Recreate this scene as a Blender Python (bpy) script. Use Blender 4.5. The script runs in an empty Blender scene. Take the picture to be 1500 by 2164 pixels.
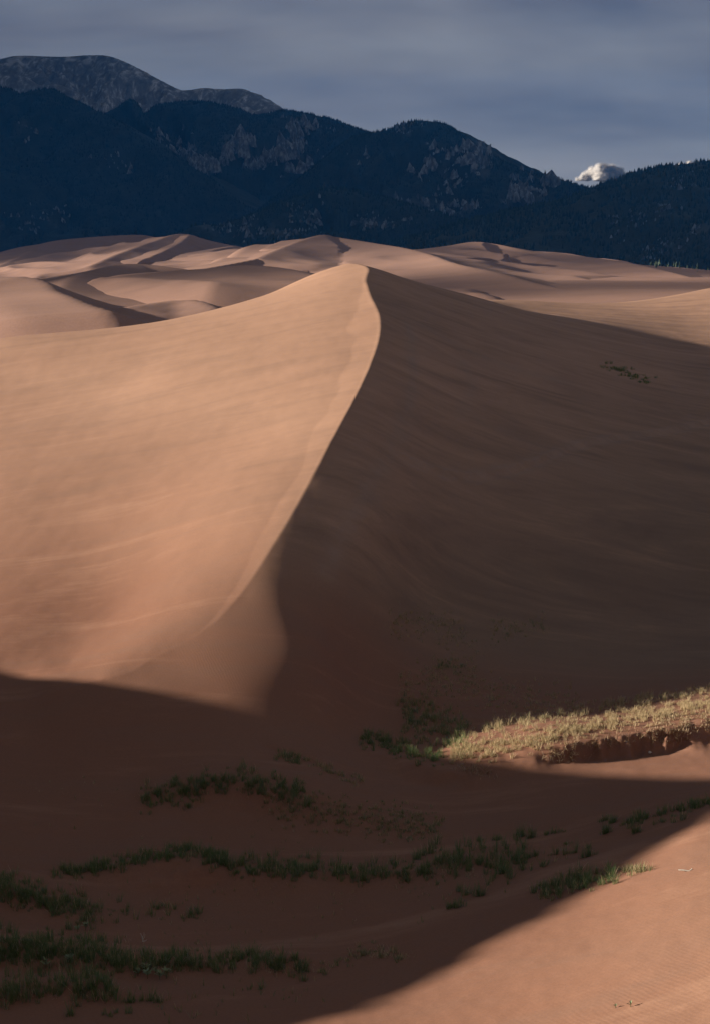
import bpy, math, random
import numpy as np
from mathutils import Vector

# ------------------------------------------------------------------ camera, sky, sun, exposure
scene = bpy.context.scene
COL = scene.collection
F_PX, CX, CY, HORIZON, CAM_Z = 3005.0, 750.0, 1082.0, 545.0, 30.0
PITCH = math.atan((CY - HORIZON) / F_PX)
cam_data = bpy.data.cameras.new('camera')
cam = bpy.data.objects.new('camera', cam_data)
COL.objects.link(cam)
cam.location = (0, 0, CAM_Z)
cam.rotation_euler = (math.pi / 2 - PITCH, 0, 0)
cam_data.sensor_fit = 'VERTICAL'
cam_data.sensor_height = 36.0
cam_data.lens = 36.0 * F_PX / 2164.0
cam_data.clip_start = 0.5
cam_data.clip_end = 120000
scene.camera = cam

SUN_TAN, SUN_AZ = 0.23, math.radians(3.0)          # light travels to +x and a little towards the camera
SUN_EL = math.atan(SUN_TAN)
sun_travel = Vector((math.cos(SUN_AZ), -math.sin(SUN_AZ), -SUN_TAN)).normalized()
sun_data = bpy.data.lights.new('sun', 'SUN')
sun_data.energy = 5.0
sun_data.angle = math.radians(0.85)
sun_data.color = (1.0, 0.93, 0.82)
sun = bpy.data.objects.new('sun', sun_data)
COL.objects.link(sun)
sun.rotation_euler = sun_travel.to_track_quat('-Z', 'Y').to_euler()

world = bpy.data.worlds.new('World')
scene.world = world
world.use_nodes = True
wn, wl = world.node_tree.nodes, world.node_tree.links
wn.clear()
w_out = wn.new('ShaderNodeOutputWorld')
w_mix = wn.new('ShaderNodeMixShader')
bg_sky = wn.new('ShaderNodeBackground')
bg_cloud = wn.new('ShaderNodeBackground')
sky = wn.new('ShaderNodeTexSky')
sky.sky_type = 'NISHITA'
sky.sun_disc = False
sky.sun_elevation = SUN_EL
to_sun = -sun_travel
sky.sun_rotation = math.atan2(to_sun.x, to_sun.y)
sky.altitude = 2500
bg_sky.inputs['Strength'].default_value = 0.05
wl.new(sky.outputs[0], bg_sky.inputs['Color'])
tc = wn.new('ShaderNodeTexCoord')
mp = wn.new('ShaderNodeMapping')
mp.inputs['Scale'].default_value = (1.0, 1.0, 4.2)
wl.new(tc.outputs['Generated'], mp.inputs['Vector'])
mp.inputs['Location'].default_value = (0.35, 0.2, 0.12)
n1 = wn.new('ShaderNodeTexNoise')
n1.inputs['Scale'].default_value = 3.1
n1.inputs['Detail'].default_value = 4.0
n1.inputs['Roughness'].default_value = 0.52
n1.inputs['Distortion'].default_value = 0.25
wl.new(mp.outputs[0], n1.inputs['Vector'])
sepw = wn.new('ShaderNodeSeparateXYZ')
wl.new(tc.outputs['Generated'], sepw.inputs[0])
elev = wn.new('ShaderNodeMapRange')                 # distant cloud is bluer than the cloud overhead
elev.inputs['From Min'].default_value = 0.02
elev.inputs['From Max'].default_value = 0.55
wl.new(sepw.outputs['Z'], elev.inputs['Value'])
def cloud_ramp(lo, hi):
    r = wn.new('ShaderNodeValToRGB')
    r.color_ramp.elements[0].position = 0.36
    r.color_ramp.elements[0].color = (*lo, 1)
    r.color_ramp.elements[1].position = 0.66
    r.color_ramp.elements[1].color = (*hi, 1)
    wl.new(n1.outputs['Fac'], r.inputs['Fac'])
    return r.outputs['Color']
w_col = wn.new('ShaderNodeMix'); w_col.data_type = 'RGBA'
wl.new(elev.outputs[0], w_col.inputs[0])
wl.new(cloud_ramp((0.044, 0.050, 0.077), (0.114, 0.118, 0.135)), w_col.inputs[6])
wl.new(cloud_ramp((0.049, 0.048, 0.050), (0.088, 0.085, 0.080)), w_col.inputs[7])
wl.new(w_col.outputs[2], bg_cloud.inputs['Color'])
bg_cloud.inputs['Strength'].default_value = 1.0
mp2 = wn.new('ShaderNodeMapping')
mp2.inputs['Scale'].default_value = (1.6, 1.6, 14.0)
mp2.inputs['Location'].default_value = (3.1, 1.7, 0.35)
wl.new(tc.outputs['Generated'], mp2.inputs['Vector'])
n2 = wn.new('ShaderNodeTexNoise')
n2.inputs['Scale'].default_value = 2.0
n2.inputs['Detail'].default_value = 4.0
wl.new(mp2.outputs[0], n2.inputs['Vector'])
r2 = wn.new('ShaderNodeValToRGB')
r2.color_ramp.elements[0].position = 0.30
r2.color_ramp.elements[0].color = (0.88, 0.88, 0.88, 1)
r2.color_ramp.elements[1].position = 0.62
r2.color_ramp.elements[1].color = (0.97, 0.97, 0.97, 1)
wl.new(n2.outputs['Fac'], r2.inputs['Fac'])
wl.new(r2.outputs['Color'], w_mix.inputs['Fac'])
wl.new(bg_sky.outputs[0], w_mix.inputs[1])
wl.new(bg_cloud.outputs[0], w_mix.inputs[2])
wl.new(w_mix.outputs[0], w_out.inputs['Surface'])

vs = scene.view_settings
vs.view_transform = 'Standard'
vs.look = 'None'
vs.gamma = 1.0
vs.use_curve_mapping = False
vs.exposure = 1.35
scene.cycles.max_bounces = 6
scene.cycles.use_denoising = True

# ------------------------------------------------------------------ helpers
rng = np.random.default_rng(7)
SP, CP = math.sin(PITCH), math.cos(PITCH)

def ray(px, py):
    u, v = (px - CX) / F_PX, (CY - py) / F_PX
    return u, CP + v * SP, -SP + v * CP

def at_y(px, py, y):
    """world point on the line of sight of a photograph pixel at distance y"""
    dx, dy, dz = ray(px, py)
    return (dx * y / dy, y, CAM_Z + dz * y / dy)

def at_z(px, py, z):
    dx, dy, dz = ray(px, py)
    t = (z - CAM_Z) / dz
    return (dx * t, dy * t, z)

def smoothstep(a, b, x):
    t = np.clip((x - a) / (b - a), 0, 1)
    return t * t * (3 - 2 * t)

def smax(a, b, k):
    h = np.clip(0.5 + 0.5 * (a - b) / k, 0, 1)
    return b + (a - b) * h + k * h * (1 - h)

_perm = np.random.default_rng(11).random((256, 256)) * 2 * math.pi
_gx, _gy = np.cos(_perm), np.sin(_perm)

def noise2(x, y):
    xi, yi = np.floor(x).astype(np.int64), np.floor(y).astype(np.int64)
    fx, fy = x - xi, y - yi
    u, v = fx * fx * fx * (fx * (fx * 6 - 15) + 10), fy * fy * fy * (fy * (fy * 6 - 15) + 10)
    def g(ix, iy, dx, dy):
        a, b = ix & 255, iy & 255
        return _gx[a, b] * dx + _gy[a, b] * dy
    n00, n10 = g(xi, yi, fx, fy), g(xi + 1, yi, fx - 1, fy)
    n01, n11 = g(xi, yi + 1, fx, fy - 1), g(xi + 1, yi + 1, fx - 1, fy - 1)
    return (n00 * (1 - u) + n10 * u) * (1 - v) + (n01 * (1 - u) + n11 * u) * v

def fbm(x, y, octaves=4, gain=0.5):
    s, a = 0.0, 1.0
    for i in range(octaves):
        s = s + a * noise2(x + 17.3 * i, y - 9.1 * i)
        x, y, a = x * 2.03, y * 2.03, a * gain
    return s

def ridged(x, y, octaves=5, gain=0.5):
    s, a = 0.0, 1.0
    for i in range(octaves):
        s = s + a * (1 - 2.2 * np.abs(noise2(x + 31.7 * i, y + 5.3 * i)))
        x, y, a = x * 2.07, y * 2.07, a * gain
    return s

def polyline_dist(X, Y, pts):
    """distance, signed side (>0: right of travel), z and arc parameter on the nearest polyline point"""
    best = np.full(X.shape, 1e18)
    side = np.zeros(X.shape)
    zz = np.zeros(X.shape)
    for i in range(len(pts) - 1):
        a, b = pts[i], pts[i + 1]
        ex, ey = b[0] - a[0], b[1] - a[1]
        L2 = ex * ex + ey * ey
        t = np.clip(((X - a[0]) * ex + (Y - a[1]) * ey) / L2, 0, 1)
        dx, dy = X - a[0] - t * ex, Y - a[1] - t * ey
        d = dx * dx + dy * dy
        m = d < best
        best = np.where(m, d, best)
        side = np.where(m, np.sign(dx * ey - dy * ex), side)
        zz = np.where(m, a[2] + t * (b[2] - a[2]), zz)
    return np.sqrt(best), side, zz

def dense(pts, n=8):
    """Catmull-Rom refinement of a 3D polyline"""
    P = [np.array(p, float) for p in pts]
    P = [2 * P[0] - P[1]] + P + [2 * P[-1] - P[-2]]
    out = []
    for i in range(1, len(P) - 2):
        for k in range(n):
            t = k / n
            a, b, c, d = P[i - 1], P[i], P[i + 1], P[i + 2]
            out.append(0.5 * ((2 * b) + (c - a) * t + (2 * a - 5 * b + 4 * c - d) * t * t + (3 * b - a - 3 * c + d) * t ** 3))
    out.append(P[-2])
    return np.array(out)

class TPS:
    def __init__(self, pts, lam=0.0004):
        p = np.array(pts, float)
        self.q = self.warp(p[:, 0], p[:, 1])
        n = len(p)
        d = np.linalg.norm(self.q[:, None] - self.q[None], axis=2)
        A = np.zeros((n + 3, n + 3))
        A[:n, :n] = self.k(d) + lam * np.eye(n)
        A[:n, n] = 1
        A[:n, n + 1:] = self.q
        A[n:, :n] = A[:n, n:].T
        rhs = np.zeros(n + 3)
        rhs[:n] = p[:, 2]
        self.w = np.linalg.solve(A, rhs)
    @staticmethod
    def warp(x, y):
        s = y + 45.0
        return np.stack([x / s * 2.2, np.log(np.maximum(s, 5.0)) * 1.0], axis=-1)
    @staticmethod
    def k(d):
        return np.where(d > 1e-9, d * d * np.log(np.maximum(d, 1e-9)), 0.0)
    def __call__(self, x, y):
        x, y = np.asarray(x, float), np.asarray(y, float)
        sh = x.shape
        q = self.warp(x.ravel(), y.ravel())
        out = np.empty(len(q))
        n = len(self.q)
        for i in range(0, len(q), 20000):
            c = q[i:i + 20000]
            d2 = (c[:, None, 0] - self.q[None, :, 0]) ** 2 + (c[:, None, 1] - self.q[None, :, 1]) ** 2
            k = 0.5 * d2 * np.log(np.maximum(d2, 1e-18))
            out[i:i + 20000] = k @ self.w[:n] + self.w[n] + c @ self.w[n + 1:]
        return out.reshape(sh)

def link(name, me, mat=None, parent=None):
    o = bpy.data.objects.new(name, me)
    COL.objects.link(o)
    if mat is not None:
        me.materials.append(mat)
    if parent is not None:
        o.parent = parent
    return o

def tag(o, label=None, category=None, group=None, kind=None):
    if label: o['label'] = label
    if category: o['category'] = category
    if group: o['group'] = group
    if kind: o['kind'] = kind
    return o

def mesh_np(name, V, faces, smooth=True):
    """mesh from numpy arrays; faces is an (n, 3) or (n, 4) int array"""
    V = np.asarray(V, np.float32)
    faces = np.asarray(faces, np.int32)
    n, k = faces.shape
    me = bpy.data.meshes.new(name)
    me.vertices.add(len(V))
    me.vertices.foreach_set('co', V.ravel())
    me.loops.add(n * k)
    me.loops.foreach_set('vertex_index', faces.ravel())
    me.polygons.add(n)
    me.polygons.foreach_set('loop_start', np.arange(0, n * k, k, dtype=np.int32))
    me.polygons.foreach_set('loop_total', np.full(n, k, np.int32))
    me.polygons.foreach_set('use_smooth', np.full(n, smooth, bool))
    me.update(calc_edges=True)
    me.validate()
    return me

def grid_mesh(name, X, Y, Z):
    r, c = X.shape
    V = np.stack([X, Y, Z], -1).reshape(-1, 3)
    i = np.arange(r * c).reshape(r, c)
    Fq = np.stack([i[:-1, :-1], i[:-1, 1:], i[1:, 1:], i[1:, :-1]], -1).reshape(-1, 4)
    return mesh_np(name, V, Fq)

def float_attr(me, name, values):
    a = me.attributes.new(name, 'FLOAT', 'POINT')
    a.data.foreach_set('value', np.asarray(values, np.float32).ravel())

# ------------------------------------------------------------------ materials
class Mat:
    def __init__(self, name):
        self.m = bpy.data.materials.new(name)
        self.m.use_nodes = True
        self.n, self.l = self.m.node_tree.nodes, self.m.node_tree.links
        self.b = self.n['Principled BSDF']
        self.b.inputs['Specular IOR Level'].default_value = 0.15
        self.b.inputs['Roughness'].default_value = 0.9
    def node(self, t, **kw):
        nd = self.n.new(t)
        for k, v in kw.items():
            if hasattr(nd, k) and k not in nd.inputs:
                setattr(nd, k, v)
            else:
                nd.inputs[k.replace('_', ' ')].default_value = v
        return nd
    def ramp(self, src, stops):
        r = self.n.new('ShaderNodeValToRGB')
        e = r.color_ramp.elements
        while len(e) < len(stops): e.new(0.5)
        for i, (p, c) in enumerate(stops):
            e[i].position = p
            e[i].color = c if len(c) == 4 else (*c, 1)
        self.l.new(src, r.inputs['Fac'])
        return r.outputs['Color']
    def mix(self, fac, a, b, blend='MIX'):
        m = self.n.new('ShaderNodeMix')
        m.data_type = 'RGBA'
        m.blend_type = blend
        for s, v in ((m.inputs[0], fac), (m.inputs[6], a), (m.inputs[7], b)):
            if hasattr(v, 'links'): self.l.new(v, s)
            else: s.default_value = v if not isinstance(v, tuple) or len(v) == 4 else (*v, 1)
        return m.outputs[2]
    def coords(self, scale=(1, 1, 1), rot=(0, 0, 0), loc=(0, 0, 0)):
        g = self.n.new('ShaderNodeNewGeometry')
        mp = self.n.new('ShaderNodeMapping')
        mp.inputs['Scale'].default_value = scale
        mp.inputs['Rotation'].default_value = rot
        mp.inputs['Location'].default_value = loc
        self.l.new(g.outputs['Position'], mp.inputs['Vector'])
        return mp.outputs[0]
    def noise(self, vec, scale, detail=4, rough=0.55, dist=0.0):
        t = self.n.new('ShaderNodeTexNoise')
        t.inputs['Scale'].default_value = scale
        t.inputs['Detail'].default_value = detail
        t.inputs['Roughness'].default_value = rough
        t.inputs['Distortion'].default_value = dist
        self.l.new(vec, t.inputs['Vector'])
        return t.outputs['Fac']

def sand_material(name, pale, red, dark, near=True, scale=1.0, zlo=-3.0, zhi=9.0):
    M = Mat(name)
    sep = M.node('ShaderNodeSeparateXYZ')
    g = M.node('ShaderNodeNewGeometry')
    M.l.new(g.outputs['Position'], sep.inputs[0])
    mr = M.node('ShaderNodeMapRange')
    mr.inputs['From Min'].default_value = zlo
    mr.inputs['From Max'].default_value = zhi
    M.l.new(sep.outputs['Z'], mr.inputs['Value'])
    big = M.noise(M.coords((0.02 * scale,) * 3), 1.0, 3)
    wob = M.node('ShaderNodeMath', operation='MULTIPLY_ADD')
    M.l.new(big, wob.inputs[0]); wob.inputs[1].default_value = 0.7; wob.inputs[2].default_value = -0.35
    add = M.node('ShaderNodeMath', operation='ADD', use_clamp=True)
    M.l.new(mr.outputs[0], add.inputs[0]); M.l.new(wob.outputs[0], add.inputs[1])
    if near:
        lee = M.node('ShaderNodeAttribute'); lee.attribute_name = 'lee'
        red = M.mix(lee.outputs['Fac'], red, (0.235, 0.146, 0.096))      # brown hue of the shade behind the crest, put into the sand colour
    col = M.mix(add.outputs[0], red, pale)
    # wind streaks: on the windward flank across the slope, on the lee flank down from the summit
    def streaks(rot, loc):
        a = M.noise(M.coords((0.024 * scale, 0.11 * scale, 0.08 * scale), rot=(0, 0, rot), loc=loc), 1.0, 7, 0.62, 1.6)
        b = M.noise(M.coords((0.10 * scale, 0.8 * scale, 0.5 * scale), rot=(0, 0, rot + 0.12), loc=loc), 1.0, 5, 0.65, 1.2)
        m = M.node('ShaderNodeMath', operation='MULTIPLY_ADD')
        M.l.new(b, m.inputs[0]); m.inputs[1].default_value = 0.35
        M.l.new(a, m.inputs[2])
        return m.outputs[0]
    st = streaks(-0.30, (3, 5, 0))
    if near:
        st2 = streaks(1.05, (31, 15, 4))
        mx = M.node('ShaderNodeMix'); mx.data_type = 'FLOAT'
        M.l.new(lee.outputs['Fac'], mx.inputs[0]); M.l.new(st, mx.inputs[2]); M.l.new(st2, mx.inputs[3])
        st = mx.outputs[0]
    f1 = M.ramp(st, [(0.66, (0, 0, 0)), (0.90, (0.30,) * 3)])
    col = M.mix(f1, col, dark)
    f2 = M.ramp(st, [(0.42, (0.34,) * 3), (0.64, (0, 0, 0))])
    col = M.mix(f2, col, tuple(min(1, c * 1.22) for c in pale))
    blot = M.noise(M.coords((0.045 * scale, 0.030 * scale, 0.08 * scale), loc=(60, 2, 1)), 1.0, 6, 0.62, 0.6)
    col = M.mix(1.0, col, M.ramp(blot, [(0.28, (0.94, 0.94, 0.94)), (0.50, (1, 1, 1)), (0.74, (1.05, 1.05, 1.05))]), 'MULTIPLY')
    if near:
        tr = M.node('ShaderNodeAttribute'); tr.attribute_name = 'track'
        tn = M.ramp(M.noise(M.coords((0.5, 0.5, 0.5)), 1.0, 4, 0.7), [(0.35, (0.25,) * 3), (0.65, (1, 1, 1))])
        tm = M.mix(1.0, tn, tr.outputs['Color'], 'MULTIPLY')
        col = M.mix(tm, col, tuple(c * 1.55 for c in dark[:1]) + tuple(c * 1.6 for c in dark[1:]))
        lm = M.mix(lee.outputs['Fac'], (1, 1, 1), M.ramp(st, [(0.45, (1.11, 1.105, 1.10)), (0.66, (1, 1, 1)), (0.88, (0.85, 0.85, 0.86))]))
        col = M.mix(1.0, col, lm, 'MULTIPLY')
    grain = M.noise(M.coords((1, 1, 1)), 9.0 * scale, 4, 0.75)
    col = M.mix(1.0, col, M.ramp(grain, [(0.25, (0.86, 0.86, 0.86)), (0.75, (1.12, 1.12, 1.12))]), 'MULTIPLY')
    M.l.new(col, M.b.inputs['Base Color'])
    M.b.inputs['Roughness'].default_value = 0.95
    M.b.inputs['Specular IOR Level'].default_value = 0.08
    # relief: soft unevenness, streak relief and ripples
    hm = M.node('ShaderNodeMath', operation='MULTIPLY_ADD')
    M.l.new(st, hm.inputs[0]); hm.inputs[1].default_value = 0.6
    M.l.new(M.noise(M.coords((0.35 * scale,) * 3), 1.0, 3, 0.5), hm.inputs[2])
    bp = M.node('ShaderNodeBump')
    bp.inputs['Strength'].default_value = 0.12
    bp.inputs['Distance'].default_value = 0.28 / scale
    M.l.new(hm.outputs[0], bp.inputs['Height'])
    if near:
        calm = M.node('ShaderNodeAttribute'); calm.attribute_name = 'calm'
        cs = M.node('ShaderNodeMath', operation='MULTIPLY_ADD')
        M.l.new(calm.outputs['Fac'], cs.inputs[0]); cs.inputs[1].default_value = -0.10; cs.inputs[2].default_value = 0.12
        M.l.new(cs.outputs[0], bp.inputs['Strength'])
    last = bp
    if near:
        w = M.node('ShaderNodeTexWave')
        w.wave_type = 'BANDS'; w.bands_direction = 'X'
        w.inputs['Scale'].default_value = 1.6
        w.inputs['Distortion'].default_value = 7.0
        w.inputs['Detail'].default_value = 3.0
        w.inputs['Detail Scale'].default_value = 0.5
        M.l.new(M.coords((1, 0.75, 0.2), rot=(0, 0, -0.45)), w.inputs['Vector'])
        patch = M.ramp(M.noise(M.coords((0.07, 0.06, 0.06), loc=(7, 1, 3)), 1.0, 3), [(0.46, (0.10,) * 3), (0.64, (1, 1, 1))])
        pm = M.node('ShaderNodeMath', operation='MULTIPLY')
        M.l.new(w.outputs['Fac'], pm.inputs[0]); M.l.new(patch, pm.inputs[1])
        b2 = M.node('ShaderNodeBump')
        b2.inputs['Strength'].default_value = 0.18
        b2.inputs['Distance'].default_value = 0.014
        M.l.new(pm.outputs[0], b2.inputs['Height'])
        M.l.new(bp.outputs[0], b2.inputs['Normal'])
        last = b2
    M.l.new(last.outputs[0], M.b.inputs['Normal'])
    return M.m

SAND = sand_material('dune sand', (0.374, 0.213, 0.138), (0.234, 0.110, 0.068), (0.205, 0.128, 0.092), zlo=0.5, zhi=13.0)
SAND_FAR = sand_material('far dune sand', (0.335, 0.194, 0.139), (0.305, 0.168, 0.120), (0.165, 0.110, 0.088), near=False, scale=0.16, zlo=-10, zhi=30)

# ------------------------------------------------------------------ near dunes: one height field
RIDGE = [(230, 1432, 96), (330, 1385, 99), (440, 1325, 103), (520, 1240, 109), (590, 1130, 117), (640, 1045, 126),
         (690, 950, 138), (740, 860, 152.5), (775, 790, 168), (797, 730, 185), (804, 690, 197), (800, 660, 207),
         (785, 630, 220), (776, 605, 232), (772, 590, 241), (778, 568, 256), (762, 560, 268), (735, 557, 280)]
ridge = [at_y(*p) for p in RIDGE]
ridge = [(-34.0, 91.5, -0.9), (-26.0, 93.8, 0.0)] + ridge[:] + [(-5.0, 305, 27.0), (-9.0, 340, 21.0), (-12.0, 400, 8.0)]
ridge_d = dense(ridge, 6)
ry, rx = ridge_d[:, 1], ridge_d[:, 0]
ridge_nose = dense(ridge[:11], 70)
COMMON_PX = [  # valley floor, photograph pixel and height
    (80, 1500, -0.4), (300, 1530, -0.5), (600, 1540, -1.2), (100, 1620, -1.7), (400, 1620, -1.7), (700, 1600, -2.1),
    (1000, 1680, -2.6), (500, 1750, -2.6), (0, 1780, -2.0), (250, 1870, -2.3), (600, 1900, -2.3), (950, 1850, -1.7),
    (0, 1980, -1.6), (400, 2080, -1.2), (700, 2050, -0.9), (0, 2150, -0.6), (350, 2164, 0.0), (700, 2164, 0.6),
    (1050, 2000, 1.0), (1100, 2164, 2.4), (1500, 2164, 5.0), (1500, 1900, 3.9), (1300, 1800, 0.6), (1500, 1720, 1.9), (1500, 1655, -0.6),
    (1250, 1640, -2.0)]
COMMON_W = [(0, 0, 27.5), (0, 14, 18.0), (0, 28, 8.5), (0, 40, 3.0), (40, 0, 27), (35, 22, 16), (30, 40, 9.5), (45, 62, 8), (42, 80, 2.0),
            (-35, 25, 9), (-30, 42, 1.0), (-40, 60, -1), (-45, 80, -1.5), (-60, 95, -1.0), (90, 0, 25), (90, 60, 14), (-95, 0, 15), (-95, 60, 4), (90, 95, 3)]
LEFT = [(660, 580, 276), (600, 610, 270), (450, 655, 262), (300, 685, 255), (150, 700, 250), (0, 715, 245),
        (0, 800, 210), (250, 800, 197), (400, 800, 186), (550, 800, 177), (0, 900, 180), (300, 950, 155), (480, 950, 147), (0, 1050, 146),
        (200, 1150, 128), (400, 1130, 123), (0, 1250, 119), (250, 1290, 111.5), (0, 1350, 107), (150, 1400, 101), (0, 1440, 98.3)]
LEFT_W = [(-42, 101, -2.3), (-65, 106, -4.0), (-50, 122, -2.4), (-100, 110, -4), (-100, 150, 1.0), (-100, 200, 5.0), (-110, 260, 9), (-60, 330, 3), (-120, 350, 0), (-30, 370, 3), (-60, 430, -2), (-160, 470, -4), (-20, 470, -3),
          (-180, 200, 0), (-180, 100, -2)]
RIGHT = [(850, 650, 222), (900, 604, 272), (1000, 626, 284), (1000, 750, 205), (1250, 780, 220), (900, 900, 160), (1200, 900, 181),
         (1500, 900, 199), (1500, 800, 234), (1500, 740, 262), (1250, 685, 276), (1100, 655, 305), (1300, 665, 325), (1500, 690, 310),
         (800, 1100, 126), (1000, 1100, 139), (1250, 1110, 146), (1500, 1120, 152), (700, 1250, 111), (900, 1280, 120), (1200, 1280, 128), (1500, 1290, 132),
          (750, 1440, 104), (1000, 1420, 110), (1250, 1410, 115), (1500, 1425, 113), (680, 1500, 99), (900, 1520, 99.3), (800, 1560, 95.5), (1500, 1540, 94.5), (1150, 1560, 93)]
RIGHT_W = [(-9, 100, 1.9), (-3, 100, .4), (-4, 104, 2.1), (-8, 95, .6), (-3, 96, -.7), (-3, 109, 2.9), (-14, 93, .3), (-6, 93, -.5),
           (100, 110, 2), (110, 180, 9), (120, 260, 16), (0, 345, 20)]
RIGHT += [(1060, 634, 380), (1200, 640, 380), (1300, 640, 395), (1400, 628, 415), (1500, 611, 440), (1650, 600, 450)]
RIGHT_W += [(110, 500, 10), (40, 500, 8), (170, 520, 18), (0, 500, 0)]
# ridge points only pull where the crest is real
com = [at_z(*p) for p in COMMON_PX] + COMMON_W
tps_l = TPS([tuple(p) for p in ridge_d[::3]] + com + [at_y(*p) for p in LEFT] + LEFT_W)
tps_r = TPS([tuple(p) for p in ridge_d[::3]] + com + [at_y(*p) for p in RIGHT] + RIGHT_W)
HILL = dense([(-40, -5, 27), (-62, 25, 16.5), (-74, 50, 16.5), (-75, 58, 18.8), (-75, 70, 22.8), (-76, 76, 24.8), (-76, 81.2, 25.6),
              (-70, 85.0, 18.8), (-54, 86.5, 8.6), (-40, 87.5, 2.6), (-28, 88.5, 0.0)], 5)

def arc(rows, z0=-2.4):
    out = []
    for px, py, h in rows:
        x, y, z = at_z(px, py, z0 + h)
        out.append((x, y, h))
    return dense(out, 4)

HUMMOCKS = [  # crest line in the photograph with heights, width on the far side, width on the near side
    (arc([(265, 1684, 0), (350, 1668, .4), (440, 1650, 1.0), (520, 1644, 1.4), (600, 1658, 1.2), (700, 1688, .8), (820, 1715, .5), (940, 1745, .0)]), 4.5, 1.7),
    (arc([(95, 1845, 0), (220, 1828, .35), (300, 1812, .7), (400, 1796, 1.1), (480, 1810, .9), (600, 1830, .6), (750, 1838, .45), (880, 1834, .45), (1000, 1820, .35), (1140, 1800, .0)], -2.1), 3.6, 1.4),
    (arc([(-80, 1850, .9), (0, 1868, .9), (70, 1888, .8), (140, 1918, .4), (270, 1935, .0)], -2.0), 3.0, 1.3),
    (arc([(-80, 1990, .8), (0, 1996, .8), (150, 2010, .7), (250, 2032, .5), (400, 2030, .4), (500, 2034, .35), (600, 2030, .5), (720, 2046, .0)], -1.5), 2.6, 1.1),
    (arc([(-80, 2090, .3), (60, 2088, .45), (200, 2084, .5), (250, 2092, .25), (310, 2100, 0)], -1.1), 2.0, 0.9),
    (arc([(1100, 1892, 0), (1180, 1878, .22), (1270, 1852, .3), (1390, 1832, .0)], -0.4), 2.2, 1.2),
    (arc([(1230, 1765, .0), (1340, 1738, .25), (1420, 1716, .4), (1500, 1698, .5), (1580, 1680, .5)], 0.2), 2.6, 1.6),
    (arc([(580, 1600, .35), (640, 1612, .35), (700, 1632, .25), (770, 1652, .0)], -2.6), 2.0, 1.0),
    (arc([(765, 1562, .0), (850, 1592, .45), (930, 1612, .75), (1000, 1628, .6), (1050, 1645, .0)], -2.5), 3.0, 0.9),
]
MOUND = arc([(900, 1590, .0), (980, 1578, .45), (1080, 1560, .8), (1180, 1547, 1.05), (1300, 1530, 1.35), (1400, 1520, 1.5), (1500, 1508, 1.6), (1620, 1492, 1.7), (1750, 1475, 1.7)], -1.9)
TRAIL = dense([at_y(*p) for p in [(860, 992, 145), (930, 992, 147), (1000, 978, 150), (1100, 952, 158), (1250, 905, 176), (1400, 880, 190), (1500, 868, 202)]], 4)
BAND_Y = [100, 103, 109, 117, 152, 185, 200, 225, 240]
BAND_W = [0, 0.25, 0.9, 1.75, 2.5, 3.6, 4.0, 1.5, 0.0]

def base_height(x, y):
    s = x - np.interp(y, ry, rx)
    w = 0.12 + 9.0 * (1 - smoothstep(90, 97.5, y)) + 0.004 * np.maximum(y - 100, 0) + 12 * smoothstep(300, 360, y)
    t = smoothstep(-1, 1, s / w)
    zl = tps_l(x, y)
    bw = np.interp(y, BAND_Y, BAND_W)
    bw = bw * (1 + 0.5 * noise2(y * 0.11, y * 0 + 0.4))
    zl = zl - 0.075 * np.minimum(np.maximum(-s, 0), bw) * (1 - smoothstep(6, 30, -s))
    zr = tps_r(x, y)
    # the blunt nose of the dune: sand rounding away from the crest, ever steeper
    e = np.sqrt(((x + 8.5) / 11.0) ** 2 + ((y - 100.5) / 9.5) ** 2)
    m = (e < 1) & (s > -0.5)
    if m.any():
        dn, sn, zn = polyline_dist(x[m], y[m], ridge_nose)
        wn = 1 - smoothstep(0.35, 1.0, e[m])
        zr[m] = zr[m] * (1 - wn) + (zn - 0.105 * dn - 0.0115 * dn * dn) * wn
    z = zl * (1 - t) + zr * t
    d, side, zc = polyline_dist(x, y, HILL)
    hill = zc - np.where(side < 0, 0.46, 0.64) * np.sqrt(d * d + 4) + 0.9
    return smax(z, hill, 1.2)

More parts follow.
